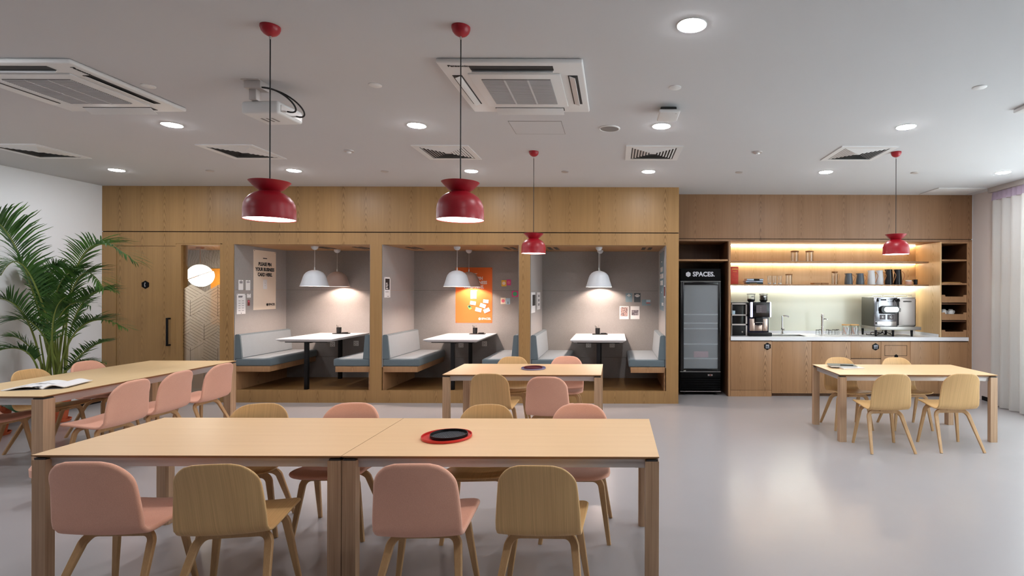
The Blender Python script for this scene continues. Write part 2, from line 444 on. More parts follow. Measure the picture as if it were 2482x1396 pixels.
for i, (a, c) in enumerate(POSTS):
    struct(box('wall_partition_%d' % (i+1), M['oak'], a+(.0 if i else 0), c, YB, Y1, .18 if i else .18, 2.29))
struct(box('floor_booth', M['oak_floor'], -5.70, XE, YB+.05, YW+.05, 0, .17))
struct(box('ceiling_booth', M['oak_board'], -5.70, XE, YB+.3, YW+.05, 2.29, 2.33))
for i, (a, c) in enumerate(BOOTH):
    t = .010
    for z0, z1, nm in ((.515, 1.6285, 'lower'), (1.6315, 2.29, 'upper')):
        struct(box('wall_felt_left', M['felt'], a, a+t, YB+.012, YW, z0, z1))
        struct(box('wall_felt_right', M['felt'], c-t, c, YB+.012, YW, z0, z1))
        struct(box('wall_felt_back', M['felt'], a+t, c-t, YW-.01, YW+.04, z0, z1))
    struct(box('wall_felt_back', M['felt'], a+t, c-t, YW-.01, YW+.04, .17, .512))
    struct(box('wall_seam', M['slotdark'], a+t, c-t, YW-.004, YW+.03, 1.6285, 1.6315))
# phone room behind the door
DZ = 2.256
struct(box('trim_6', M['oak'], XL, -7.215, YB, YB+.06, 0, 2.30))                      # fixed panel left of the door
struct(box('trim_7', M['oak'], -6.352, -6.275, YB, YB+.12, 0, DZ+.02))                # jamb between door and side light
b = MB().box(-7.215, -6.352, YB, YB+.10, DZ+.006, 2.30).box(-6.352, -5.713, YB+.004, YB+.10, DZ+.02, 2.30)
struct(b.build('trim_8', M['oak']))
b = MB()
b.box(-7.208, -6.357, YB+.006, YB+.05, .01, DZ)
door = struct(b.build('door_1', M['oak']))
h = MB()
hx, hz0, hz1 = xat(411.5, YB), at(411, 838, YB).z, at(411, 770, YB).z
h.box(hx-.013, hx+.013, YB-.055, YB-.035, hz0, hz1, .003)
for z in (hz0+.012, hz1-.012): h.box(hx-.013, hx+.013, YB-.045, YB+.006, z-.012, z+.012, .003)
h.build('handle', M['black'], door)
win = struct(MB().box(-6.275, -5.713, YB+.04, YB+.05, .02, DZ+.02).build('window_2', M['pane']))
# film on the pane, cut to a mountain-like outline, with printed lines
px = [438, 456.6, 490, 524, 533]; zt = [at(438, 699.5, YB).z, at(456.6, 688.5, YB).z, at(490, 708, YB).z, at(524, 689, YB).z, at(533, 694, YB).z]
xs = [xat(p, YB) for p in px]; xs[0] = -6.274; xs[-1] = -5.714
film = MB()
for i in range(4):
    film.quad((xs[i], YB+.055, .02), (xs[i+1], YB+.055, .02), (xs[i+1], YB+.055, zt[i+1]), (xs[i], YB+.055, zt[i]))
film.build('frosted_film', M['frost'], win)
ln = MB(); th = .0022
def seg(xa, za, xb, zb):
    ln.quad((xa, YB+.036, za-th), (xb, YB+.036, zb-th), (xb, YB+.036, zb+th), (xa, YB+.036, za+th))
COLW, RISE = 33.4, 19.3
def stripe(u, v):
    """stripe direction in the tumbling-block print: u in columns from the second fold, v in rises below the first peak"""
    for r in range(-1, 7):
        for c in range(-3, 6):
            if (c - r) % 2: continue
            pk = 3*r
            if abs(u-c) + abs(v-(pk+1)) <= 1.0001:
                if r == 0 and c == 2: return 1 if u < c else -1
                return -1
            if c-1 <= u <= c and pk+1+(u-(c-1)) <= v <= pk+3+(u-(c-1)): return -1
            if c <= u <= c+1 and pk+2-(u-c) <= v <= pk+4-(u-c): return 1
    return -1
def film_top(u):
    p_ = [(-.557, .57), (0, 0), (1, 1.01), (2, .03), (2.29, .3)]
    for (a_, b_), (c_, d_) in zip(p_, p_[1:]):
        if a_ <= u <= c_: return b_ + (d_-b_)*(u-a_)/(c_-a_)
    return 9
def P2(u, v):
    q = at(456.6+COLW*u, 688.6+RISE*v, YB); return q.x, q.z
NS = 8
for d in (-1, 1):
    k = -8
    while k < 22:
        v0 = k*.40
        run = None
        for i in range(int(2.85*NS)+1):
            u0 = -.557+i/NS; u1 = min(2.285, u0+1/NS)
            if u1 <= u0: break
            um = (u0+u1)/2; vm = v0 - d*um
            ok = vm > film_top(um)+.08 and vm < 15 and stripe(um, vm) == d
            if ok and run is None: run = u0
            if (not ok or u1 >= 2.285) and run is not None:
                ue = u1 if ok else u0
                xa, za = P2(run, v0-d*run); xb, zb = P2(ue, v0-d*ue)
                if min(za, zb) > .05: seg(xa, za, xb, zb)
                run = None
        k += 1
for c in range(0, 3):
    for r in range(-1, 6):
        if (c-r) % 2: continue
        x_, z0 = P2(c, 3*r+(2 if not (r == 0 and c == 2) else .1)); _, z1 = P2(c, 3*r+4)
        if z1 > .05 and 3*r+2 > 0: ln.box(x_-th, x_+th, YB+.0355, YB+.0365, z1, min(z0, z0))
ln.build('printed_line', plain('printed_line_ink', (62, 56, 50), .8, var=.02), win, flat=True)
b = MB().box(-7.35, -5.70, YW, YW+.02, 0, 2.30).box(-7.36, -7.34, YB+.12, YW, 0, 2.30)
struct(b.build('wall_phone_room', M['mural']))
struct(box('ceiling_phone_room', M['oak_board'], -7.36, -5.70, YB+.3, YW, 2.295, 2.33))
tag(box('acoustic_panel', M['orangepanel'], xat(510, 8.9), xat(510, 8.9)+.62, YW-.025, YW-.001, 1.05, 1.985), 'orange panel on the wall inside the glazed phone room', 'wall panel')

# ---------------------------------------------------------------- kitchen (setting)
struct(box('trim_9', M['oak_fascia_dimmed'], XE, 5.537, YK, YK+.2, 2.447, CEIL))
struct(box('trim_10', M['darkgap'], XE, 5.53, YK+.012, YK+.2, 2.437, 2.447))
struct(box('trim_11', M['oak_fascia_dimmed'], XE, 5.537, YK, YW, 2.405, 2.437))
struct(box('trim_12', M['oak_kitchen'], 5.479, 5.537, YK, YW, 0, 2.405))
struct(box('trim_13', M['white_wall'], 5.537, XR, YK+.02, YW, 0, CEIL))
struct(box('wall_kitchen', M['oak_niche_lit'], XE, 5.537, YW, YW+.04, 0, CEIL))
struct(box('wall_splashback', M['glassback'], 1.80, 5.045, YW-.008, YW, .925, 1.722))

# ================================================================ ceiling things
dl = thing('downlight', '', 'ceiling light', (0, 0, CEIL))
MB().lathe([(.086, .0), (.086, -.003), (.082, -.005), (.078, -.003), (.078, 0)], n=40).build('trim_ring', M['white'], dl)
MB().lathe([(.078, -.003), (.070, -.0075), (.045, -.011), (.02, -.0125), (0, -.013)], n=32).build('lens', M['lens'], dl)
X0, DX = .42, 2.225
row = {-3: 'leftmost', -2: 'second from the left', -1: 'third from the left', 0: 'third from the right', 1: 'second from the right', 2: 'rightmost'}
LIGHTS = [(.43, 3.0, 'largest round downlight, in the ceiling nearest the camera, right of the red pendants')]
for k in (-2, -1, 0, 1):
    LIGHTS.append((X0+DX*k, 4.84, ['downlight in the ceiling just left of the projector, below the left air conditioner', 'downlight between the second red pendant cord and the projector',
                                   'downlight beside the white box on the ceiling', 'downlight in front of the vent near the rightmost red pendant'][k+2]))
for k in range(-3, 3):
    LIGHTS.append((X0+DX*k, 6.68, row[k] + ' of the six small downlights in the row along the oak wall'))
first = True
for x, y, lab in LIGHTS:
    if first: dl.location = (x, y, CEIL); tag(dl, lab, 'ceiling light', 'round ceiling downlights'); first = False
    else: dup(dl, (x, y, CEIL), 0, lab)
for x in (X0-DX*2, X0): dup(dl, (x, 1.0, CEIL), 0, 'round downlight in the ceiling above the camera', 'downlights above the camera')
for x, y in ((X0-DX*2, 2.96), (X0+DX*2, 2.96), (X0-DX*3, 4.84), (X0-DX*3, 3.0)): dup(dl, (x, y, CEIL), 0, 'unseen round downlight in the ceiling beyond the side of the picture', 'downlights beyond the picture')  # unseen fittings; those nearest the left wall added to brighten that side

def cassette(x0, y0, s, label):
    t = thing('air_conditioner', label, 'air conditioner', (x0+s/2, y0+s/2, CEIL), 0, 'ceiling cassette air conditioners')
    h = s/2
    b = MB(); b.box(-h, h, -h, h, -.032, 0, .012, 3); b.box(-h*.66, h*.66, -h*.66, h*.66, -.044, -.03, .006)
    b.build('cover_panel', M['white'], t)
    g = MB().box(-h*.50, h*.50, -h*.50, h*.50, -.048, -.043)
    g.build('intake_grille', M['grille'], t)
    g = MB()
    for k in range(34):
        y = -h*.5 + (k+.5)*h/34; g.box(-h*.5, h*.5, y-.0028, y+.0028, -.052, -.047)
    for x in (-h*.17, h*.17): g.box(x-.006, x+.006, -h*.5, h*.5, -.053, -.047)
    g.build('grille_slat', M['ceiling'], t)
    for k in range(4):
        R = Matrix.Rotation(PI/2*k, 4, 'Z')
        sl = MB().box(-h*.58, h*.58, -h*.90, -h*.76, -.0345, -.030, T=R).build('air_slot', M['slotdark'], t)
        if k == 2: T = R @ Matrix.Translation((0, -h*.765, -.034)) @ Matrix.Rotation(math.radians(24), 4, 'X')
        elif k == 0: T = R @ Matrix.Translation((0, -h*.755, -.030)) @ Matrix.Rotation(math.radians(62), 4, 'X')
        else: T = R @ Matrix.Translation((0, -h*.78, -.034)) @ Matrix.Rotation(math.radians(20), 4, 'X')
        MB().box(-h*.57, h*.57, -h*(.16 if k == 2 else .05 if k == 0 else .09), 0, -.004, .0, .001, T=T).build('louvre_flap', M['white'], sl)
    return t
c1 = cassette(-1.160, 3.43, .95, 'square ceiling air conditioner beside the second red pendant cord')
m = lettering('Panasonic', .034, .03); MB().mesh(m, Matrix.Translation((-.345, -.425, -.0335)) @ Matrix.Rotation(PI, 4, 'X') @ Matrix.Rotation(0, 4, 'Z')).build('lettering', M['ink'], c1, flat=True)
c2_ = cassette(-4.49, 3.45, .95, 'square ceiling air conditioner at the left edge, left of the projector')
MB().mesh(lettering('Panasonic', .034, .03), Matrix.Translation((.425, -.345, -.0335)) @ Matrix.Rotation(PI, 4, 'X') @ Matrix.Rotation(-PI/2, 4, 'Z')).build('lettering', M['ink'], c2_, flat=True)
cassette(3.27, 3.43, .95, 'ceiling air conditioner just showing at the right edge of the picture')

def vent(x, y, label, first=[None]):
    if first[0] is not None: return dup(first[0], (x, y, CEIL), 0, label)
    t = thing('air_vent', label, 'air vent', (x, y, CEIL), 0, 'square four-way ceiling vents'); first[0] = t
    h = .295
    MB().box(-h+.05, h-.05, -h+.05, h-.05, -.003, 0).build('backing', M['slotdark'], t)
    fr = MB()
    for k in range(4):
        fr.prism([(-h, -h), (h, -h), (h-.06, -h+.06), (-h+.06, -h+.06)], -.010, 0, 'z', T=Matrix.Rotation(PI/2*k, 4, 'Z'))
    fr.build('frame', M['white'], t)
    sl = MB()
    for j in range(7):
        q = h-.072-j*.031
        for k in range(4):
            R = Matrix.Rotation(PI/2*k, 4, 'Z')
            # sloping blade, deeper on its inner edge
            w_ = .017 if j < 6 else q
            p = [(-q, -q, -.006), (q, -q, -.006), (q-w_, -q+w_, -.0125), (-q+w_, -q+w_, -.0125)]
            sl.quad(*[R @ Vector(v) for v in p])
    sl.build('slat', M['white'], t, flat=True); return t
vx = .41
for k, lab in ((0, ''), (1, 'square slatted vent beside the rightmost red pendant canopy'),
               (-1, 'square slatted vent behind the second red pendant cord'), (-2, 'square slatted vent behind the first red pendant cord'), (-3, 'square slatted vent at the left edge of the ceiling')):
    vent(vx+2.225*k - (.0 if k > -3 else .0), 5.78, 'square slatted ceiling vent right of the round speaker, below the white box' if k == 0 else lab)
def disc(name, label, cat, x, y, r, mat, d=.008, group=None):
    return tag(MB().lathe([(0, 0), (r, 0), (r, -d*.6), (r*.9, -d), (0, -d)], (x, y, CEIL), 28).build(name, mat), label, cat, group)
for x, y, lab in ((-1.755, 3.89, 'flat round cover in the ceiling between the two red pendant cords'), (-3.44, 3.92, 'flat round cover in the ceiling right of the left air conditioner'),
                  (.44, 3.92, 'flat round cover in the ceiling above the white box'), (2.67, 3.9, 'flat round cover in the ceiling near the upper right corner')):
    disc('ceiling_cover', lab, 'ceiling cover', x, y, .046, M['white'], .007, 'flat round ceiling covers')
for x, lab in ((-5.1, 'leftmost'), (-2.9, 'second from the left'), (-.63, 'middle one'), (1.56, 'second from the right'), (3.77, 'rightmost')):
    disc('sprinkler_cover', lab + ' of the five tiny sprinkler covers between the small downlights', 'sprinkler', x, 6.7, .045, M['alu'], .01, 'tiny sprinkler covers')
for x, lab in ((-2.86, 'small grey domed detector between the first two red pendant cords'), (1.53, 'small grey domed detector left of the rightmost vent')):
    t = thing('ceiling_detector', lab, 'detector', (x, 5.72, CEIL), 0, 'domed ceiling detectors')
    MB().lathe([(0, 0), (.052, 0), (.05, -.012), (.03, -.016), (0, -.016)], n=28).build('base', M['alu'], t)
    MB().lathe([(.026, -.014), (.02, -.028), (0, -.034)], n=20).build('lens', M['white'], t)
t = thing('ceiling_speaker', 'round grey mesh loudspeaker set into the ceiling', 'speaker', (-.053, 4.91, CEIL))
MB().lathe([(.098, 0), (.098, -.006), (.088, -.010), (.084, -.006)], n=40).build('trim_ring', M['white'], t)
MB().lathe([(.086, -.006), (.04, -.009), (0, -.0095)], n=32).build('grille', M['grille'], t)
t = thing('wireless_router', 'flat white square box hanging just below the ceiling', 'router', (.435, 4.36, CEIL))
MB().box(-.065, .065, -.03, .09, -.05, 0, .006).build('bracket', M['slotdark'], t)
MB().box(-.085, .085, -.12, .12, -.075, -.048, .012, 3).build('body', M['white'], t)
MB().box(.05, .056, -.09, -.084, -.077, -.0745).build('status_light', M['grille'], t)
t = struct(MB().box(-.945, -.48, 4.71, 5.09, CEIL-.002, CEIL).build('trim_14', M['ceiling']))
b = MB()
for a, c, d, e in ((-.947, -.478, 4.706, 4.710), (-.947, -.478, 5.09, 5.094), (-.949, -.945, 4.706, 5.094), (-.48, -.476, 4.706, 5.094)): b.box(a, c, d, e, CEIL-.0025, CEIL)
b.build('hatch_edge', M['grille'], t)
struct(MB().box(4.66, 5.36, 7.66, 8.16, CEIL-.012, CEIL, .004).build('trim_15', M['white']))

# projector
P = at(632, 204, 3.9)
pj = thing('projector', 'white ceiling-mounted projector with two black cables', 'projector', (P.x, 3.84, CEIL))
b = MB(); b.box(-.065, .065, -.06, .06, -.006, 0, .002).box(-.05, .07, -.05, .05, -.06, -.006, .004)
mt = b.build('ceiling_mount', M['alu'], pj)
MB().box(-.03, .022, -.025, .025, -.135, -.05, .004).build('joint', M['alu'], mt)
R = Matrix.Translation((.07, .13, 0)) @ Matrix.Rotation(math.radians(-4), 4, 'Z')
b = MB(); b.box(-.165, .115, -.14, .14, -.228, -.135, .018, 3, T=R)
bd = b.build('body', M['white'], pj)
MB().box(-.169, -.163, -.05, .05, -.212, -.155, .003, T=R).build('lens_window', M['slotdark'], pj)
b = MB()
for k in range(3): b.box(-.10+.04*k, -.085+.04*k, -.03, .05, -.230, -.2275, T=R)
b.build('vent_slot', M['grille'], bd)
b = MB(); b.box(.113, .118, -.11, .11, -.210, -.16, T=R); b.build('socket_panel', M['alu'], bd)
for dz, ye in ((0, -.05), (.02, .06)):
    pts = []
    a = Vector((.06, -.03, -.05)); c1_ = Vector((.26, -.02+ye, -.06+dz)); c2 = Vector((.36, .10+ye, -.24)); e = Vector((.190, .12+ye, -.19))
    for i in range(19):
        t_ = i/18; pts.append(a*(1-t_)**3 + c1_*3*t_*(1-t_)**2 + c2*3*t_*t_*(1-t_) + e*t_**3)
    MB().tube(pts, .006, 8).build('cable', M['rubber'], pj)

# ---------------------------------------------------------------- red pendants
def red_pendant(x, y, label, proto=[None]):
    if proto[0] is not None: return dup(proto[0], (x, y, CEIL), 0, label)
    t = thing('pendant_lamp', label, 'pendant lamp', (x, y, CEIL), 0, 'red bell-shaped pendant lamps'); proto[0] = t
    MB().lathe([(.052, 0), (.052, -.012), (.046, -.03), (.034, -.044), (.018, -.053), (.008, -.056), (0, -.056)], n=36).build('canopy', M['red'], t)
    zt, zb = 2.245-CEIL, 2.030-CEIL
    MB().tube([(0, 0, -.05), (0, 0, -.074)], .006, 10).build('cord_grip', M['steel'], t)
    MB().tube([(0, 0, -.07), (0, 0, zt-.06)], .0034, 8).build('cord', M['rubber'], t)
    up = [(.052, zt-.052), (.070, zt-.040), (.092, zt-.016), (.106, zt), (.104, zt+.001), (.089, zt-.013), (.066, zt-.037), (.04, zt-.048), (0, zt-.05)]
    MB().lathe(up, n=48).build('upper_bowl', M['red'], t)
    outer = [(.052, zt-.056), (.075, zt-.066), (.098, zt-.082), (.116, zt-.104), (.127, zt-.130), (.1305, zt-.16), (.131, zb+.004), (.1335, zb)]
    inner = [(.130, zb), (.1285, zb+.004), (.127, zt-.16), (.123, zt-.132), (.112, zt-.107), (.095, zt-.086), (.05, zt-.062), (0, zt-.058)]
    MB().lathe([(0, zt-.050), (.05, zt-.052)] + outer + inner, n=56).build('shade', M['red'], t)
    MB().lathe([(0, zb+.001), (.09, zb+.001), (.1285, zb+.003), (.124, zb+.02), (0, zb+.022)], n=40).build('diffuser', M['diff_red'], t)
    return t
for x, y, lab in ((-1.965, 3.03, 'large red pendant lamp, leftmost, in front of the projector cord side'), (-.88, 3.03, 'large red pendant lamp, second from the left, near the ceiling air conditioner'),
                  (-.877, 5.74, 'smaller-looking red pendant lamp in front of the third booth post'), (3.02, 5.72, 'rightmost red pendant lamp, in front of the lit kitchen shelves')):
    red_pendant(x, y, 'large red pendant lamp, leftmost of the four, hanging beside the projector' if x < -1.9 else lab)
# booth pendants
def booth_pendant(x, y, mat, label, group, r=.198, zb=1.688, bulb='diff_white'):
    t = thing('pendant_lamp', label, 'pendant lamp', (x, y, 2.29), 0, group)
    MB().lathe([(.05, 0), (.05, -.012), (.047, -.024), (.036, -.042), (.02, -.052), (0, -.055)], n=28).build('canopy', M['lampwhite'], t)
    zt = zb+.245-2.29; b0 = zb-2.29
    MB().tube([(0, 0, -.05), (0, 0, zt+.02)], .0025, 8).build('cord', M['white'], t)
    MB().lathe([(0, zt+.045), (.008, zt+.04), (.012, zt)], n=16).build('finial', M['steel'], t)
    K = r/.225
    o = [(0, zt), (.04*K, zt-.003), (.088*K, zt-.016), (.128*K, zt-.038), (.158*K, zt-.070), (.175*K, zt-.105), (.190*K, zt-.15), (.209*K, zt-.205), (r, b0)]
    i = [(r-.004, b0), (.204*K, zt-.205), (.185*K, zt-.15), (.170*K, zt-.107), (.153*K, zt-.073), (.122*K, zt-.044), (.08*K, zt-.022), (0, zt-.006)]
    MB().lathe(o+i, n=56).build('shade', mat, t)
    MB().lathe([(0, b0+.078), (.03, b0+.081), (.045, b0+.095), (.04, b0+.13), (.02, b0+.15), (0, b0+.15)], n=28).build('bulb', M[bulb], t)
    return t
names = ['left booth', 'middle booth', 'right booth']
for i, (a, c) in enumerate(BOOTH):
    xm = (a+c)/2
    booth_pendant(xm, 8.03, M['lampwhite'], 'white dome pendant lamp over the front of the table in the %s' % names[i], 'white booth pendants')
    booth_pendant(xm, 8.68, M['lampblush'] if i < 2 else M['lampwhite'], ('taupe dome pendant lamp at the back of the %s' if i < 2 else 'rear dome pendant hidden behind the white one in the %s') % names[i], 'rear booth pendants', r=.192, bulb='diff_rear')
# opal globe in the phone room
gp = at(485, 668, 8.3)
t = thing('pendant_lamp', 'glowing opal globe pendant with a brass band in the phone room', 'pendant lamp', (gp.x, 8.3, 2.295))
MB().lathe([(0, 0), (.055, 0), (.055, -.03), (0, -.03)], n=24).build('canopy', M['brass'], t)
zg = gp.z - 2.295
MB().tube([(0, 0, -.03), (0, 0, zg+.2)], .004, 8).build('cord', M['brass'], t)
R = Matrix.Translation((0, 0, zg)) @ Matrix.Rotation(math.radians(-20), 4, 'Y') @ Matrix.Rotation(math.radians(14), 4, 'X')
half = [(.17*math.cos(a), .17*math.sin(a)) for a in [PI/2*i/10 for i in range(11)]]; half[-1] = (0, .17)
MB().lathe(half + [], (0, 0, .004), 36, T=R).build('upper_globe', emit('opal_globe_dim', (255, 232, 210), 3.5), t)
MB().lathe([(r, -z) for r, z in half], (.012, 0, -.004), 36, T=R).build('lower_globe', M['globe'], t)
MB().lathe([(.168, -.006), (.176, -.006), (.176, .006), (.168, .006)], n=40, T=R).build('band', M['brass'], t)
# ================================================================ booth furniture
for i, (a, c) in enumerate(BOOTH):
    xm = (a+c)/2; a2, c2 = a+.010, c-.010
    for side in (-1, 1):
        nm = 'left' if side < 0 else 'right'
        t = thing('bench', 'blue-grey upholstered oak bench on the %s side of the %s' % (nm, names[i]), 'bench', ((a2+.001 if side < 0 else c2-.001), 0, .171), 0, 'upholstered booth benches')
        def X(u): return u if side < 0 else -u
        YF, YR = YB+.022, YW-.012
        MB().box(X(0), X(.500), YF, YR, .270, .352, .003).build('seat_board', M['oak_kitchen'], t)
        MB().box(X(0), X(.016), YF, YR, 0, .27).build('side_board', M['oak_kitchen'], t)
        cu = MB().box(X(0), X(.53), YF-.006, YR, .354, .462, .022, 4); cu.build('seat_cushion', M['seat_blue'], t)
        top = MB().box(X(.10), X(.505), YF+.02, YR-.005, .455, .4655, .004); top.build('seat_lit_top', M['seat_lit'], t)  # lighter slab, the light on the seat put into its colour
        pf = [(0, .462), (.100, .462), (.070, .80), (.055, .812), (.012, .812), (0, .80)]
        b = MB().prism([(X(u), v) for u, v in pf], YF-.002, YR, 'y'); b.build('back_cushion', M['seat_blue'], t)
        pf = [(.098, .475), (.1045, .475), (.0745, .795), (.068, .795)]
        MB().prism([(X(u), v) for u, v in pf], YF+.012, YR, 'y').build('back_lit_face', M['seat_lit'], t)  # lighter facing, the light on the backrest put into its colour
    t = thing('booth_table', 'white-topped table on black posts in the %s' % names[i], 'table', (xm, 8.33, .17), 0, 'white booth tables')
    zt = .745
    y0, y1 = 7.735-8.33, YW-.012-8.33
    b = MB(); w = .407
    # slab whose lower edge is chamfered back
    A = [(-w, y0), (w, y0), (w, y1), (-w, y1)]; B = [(-w+.05, y0+.05), (w-.05, y0+.05), (w-.05, y1), (-w+.05, y1)]
    va = [b.bm.verts.new((x, y, zt)) for x, y in A]; vb = [b.bm.verts.new((x, y, zt-.010)) for x, y in A]; vc = [b.bm.verts.new((x, y, zt-.042)) for x, y in B]
    b.bm.faces.new(va); b.bm.faces.new(vc[::-1])
    for p, q in ((va, vb), (vb, vc)):
        for k in range(4): b.bm.faces.new((p[k], p[(k+1) % 4], q[(k+1) % 4], q[k]))
    b.build('tabletop', M['whitegloss'], t, flat=True)
    MB().box(-.31, .31, -.52, -.42, zt-.056, zt-.042).box(-.31, .31, .40, .50, zt-.056, zt-.042).box(-.03, .03, -.45, .45, zt-.07, zt-.042).build('frame', M['black'], t)
    for y in (-.50, .455): MB().box(-.026, .026, y-.026, y+.026, 0, zt-.05, .003).build('leg', M['black'], t)
    # desk organiser
    px_ = [(823, 806), (1153, 806), (1450, 807)][i]
    q = at(*px_, 8.72)
    t = thing('desk_organiser', 'black desk tray with pens in a cup on the table in the %s' % names[i], 'desk organiser', (q.x+.03, 8.72, .915), 0, 'black desk organisers')
    MB().box(-.125, .125, -.05, .05, 0, .012, .003).build('tray', M['black'], t)
    MB().lathe([(0, .012), (.036, .012), (.038, .105), (.034, .105), (.032, .02), (0, .02)], (-.04, 0, 0), 24).build('pen_cup', M['black'], t)
    MB().lathe([(0, .012), (.045, .012), (.05, .024), (.045, .024), (.04, .018), (0, .018)], (.06, 0, 0), 24).build('clip_dish', M['black'], t)
    for dx, tx, ln_ in ((-.052, -.03, .145), (-.03, .004, .15), (-.045, -.012, .135)):
        MB().tube([(dx, .005, .03), (dx+tx, .006, ln_)], .004, 6).build('pen', M['slotdark'] if tx < 0 else M['grille'], t)
    for k, p in enumerate([((806, 834), (863, 832)), ((1117.5, 836), (1174, 833)), ((1426.6, 836), (1483.6, 836))][i]):
        q = at(*p, YW-.014)
        t = thing('wall_socket', 'white double wall socket under the table in the %s, %s one' % (names[i], ['left', 'right'][k]), 'socket', (q.x, YW-.010, q.z), 0, 'white wall sockets')
        MB().box(-.042, .042, -.008, 0, -.042, .042, .003).build('plate', M['white'], t)
        b = MB()
        for u, v in ((-.02, .012), (.02, .012), (-.02, -.02), (.02, -.02), (0, .0)): b.box(u-.005, u+.005, -.0095, -.0075, v-.006, v+.006)
        b.build('pin_hole', M['grille'], t)
# booth ceiling slots
for px_, py_ in ((788, 601), (880, 600), (1006, 601), (1237, 603), (1341, 604), (1567, 604)):
    X = xat(px_, 8.3)
    lab = {788: 'behind the pendant canopies of the left booth', 880: 'at the right end of the left booth', 1006: 'at the left end of the middle booth', 1237: 'at the right end of the middle booth', 1341: 'at the left end of the right booth', 1567: 'at the right end of the right booth'}[px_]
    t = thing('booth_vent', 'pair of dark ceiling slots ' + lab, 'vent', (X, 8.3, 2.29), 0, 'booth ceiling vents')
    for dx in (-.05, .05): MB().box(dx-.028, dx+.028, -.2, .2, -.004, 0).build('slot', M['slotdark'], t)

# ================================================================ papers pinned to the felt
def sheet(name, label, cat, T, w, h, mat, group=None, curl=.0):
    b = MB(); n = 10
    for k in range(n):
        za = .0008 + curl*math.sin(PI*k/n)*.05; zb = .0008 + curl*math.sin(PI*(k+1)/n)*.05
        ya, yb = -h/2 + h*k/n, -h/2 + h*(k+1)/n
        b.quad((-w/2, ya, za), (w/2, ya, za), (w/2, yb, zb), (-w/2, yb, zb))
    bmesh.ops.remove_doubles(b.bm, verts=b.bm.verts, dist=1e-5)
    r = bmesh.ops.extrude_face_region(b.bm, geom=list(b.bm.faces))
    for v in [g for g in r['geom'] if isinstance(g, bmesh.types.BMVert)]: v.co.z -= .0008
    o = b.build(name, mat); o.matrix_world = T
    return tag(o, label, cat, group)
def patch(par, name, mat, x0, x1, y0, y1, z=.0022):
    return MB().box(x0, x1, y0, y1, .0005, z).build(name, mat, par, flat=True)
def pins(par, pts):
    for x, y in pts: MB().lathe([(0, .006), (.004, .006), (.005, .001), (0, .001)], (x, y, 0), 10).build('mounting_pin', M['slotdark'], par)
def textlines(par, lines, size, y, gap, mat, bold=.045, x=0, z=.0035, align='CENTER', name='lettering'):
    b = MB()
    for k, s in enumerate(lines): b.mesh(lettering(s, size, bold, align), Matrix.Translation((x, y-gap*k, z)) @ Matrix.Diagonal((.86, 1, 1, 1)))
    return b.build(name, mat, par, flat=True)
def spaces_logo(par, x, y, size, mat, z=.0035):
    b = MB(); b.mesh(lettering('SPACES.', size, .03, 'LEFT'), Matrix.Translation((x+size*.62, y, z)))
    b.prism([(x+u, y+v) for u, v in HEXA(size*.5)], z-.0005, z+.0005, 'z')
    return b.build('logo', mat, par, flat=True)
def pinned(name, label, cat, wall, p, x0, x1, y0, y1, mat, group=None, curl=0.):
    """a sheet covering the photo rectangle x0..x1, y0..y1 on the wall: 'B' rear at depth p, 'L'/'R' side wall at X = p"""
    if wall == 'B':
        A, B = at(x0, y0, p), at(x1, y1, p); w, h = B.x-A.x, A.z-B.z; T = BACK(((A.x+B.x)/2, p, (A.z+B.z)/2))
    else:
        xm, ym = (x0+x1)/2, (y0+y1)/2
        A, B = on_side(x0, ym, p), on_side(x1, ym, p); w = abs(B.y-A.y); Yc = (A.y+B.y)/2
        h = (y1-y0)*Yc/F; zc = on_side(PX + p*F/Yc, ym, p).z
        T = (LEFT if wall == 'L' else RIGHT)((p, Yc, zc))
    o = sheet(name, label, cat, T, w, h, mat, group, curl); return o, w, h
def card_poster(o, w, h, ink, k=1.0):
    s = w*.135*k
    textlines(o, ['PLEASE PIN', 'YOUR BUSINESS', 'CARD HERE.'], s, h*.5-w*.40, s*1.12, ink)
    patch(o, 'rule', ink, -w*.09, w*.09, h*.5-w*.235, h*.5-w*.21)
    patch(o, 'rule', ink, -w*.08, w*.08, h*.5-w*.92*k, h*.5-w*.895*k)
    spaces_logo(o, w*.10, -h*.5+w*.14, w*.088, ink)
xl = [b_[0]+.0115 for b_ in BOOTH]; YP = YW-.0125
o, w, h = pinned('poster', 'tall cream poster asking for business cards on the left booth wall', 'poster', 'L', xl[0], 614, 668.5, 608, 750, M['creampaper'], curl=.02)
card_poster(o, w, h, M['ink']); pins(o, [(-w*.46, h*.485), (w*.46, h*.485)]); c_ = patch(o, 'pinned_card', M['paper'], -.045, .045, -.14, .01, .004); textlines(c_, ['···', '···'], .03, -.05, .04, M['greyink'])
o, w, h = pinned('notice', 'small white notice with three lines of print, nearest the left post in the left booth', 'notice', 'L', xl[0], 578, 589.5, 678.5, 703, M['paper'], 'small notices on the left booth wall')
patch(o, 'print', M['ink'], -w*.3, w*.35, h*.30, h*.36); patch(o, 'print', M['ink'], -w*.3, w*.35, h*.20, h*.26); patch(o, 'print', M['greyink'], -w*.3, w*.3, h*.12, h*.15); pins(o, [(0, h*.45)])
o, w, h = pinned('notice', 'small white notice with one line of print, beside the cream poster', 'notice', 'L', xl[0], 595.5, 606.5, 679, 703.5, M['paper'], 'small notices on the left booth wall')
patch(o, 'print', M['ink'], -w*.3, w*.35, h*.28, h*.34); patch(o, 'print', M['greyink'], -w*.3, w*.1, h*.20, h*.22); pins(o, [(0, h*.45)])
o, w, h = pinned('notice', 'larger white sheet of printed text pinned low on the left booth wall', 'notice', 'L', xl[0], 573.8, 595, 712, 761, M['paper'])
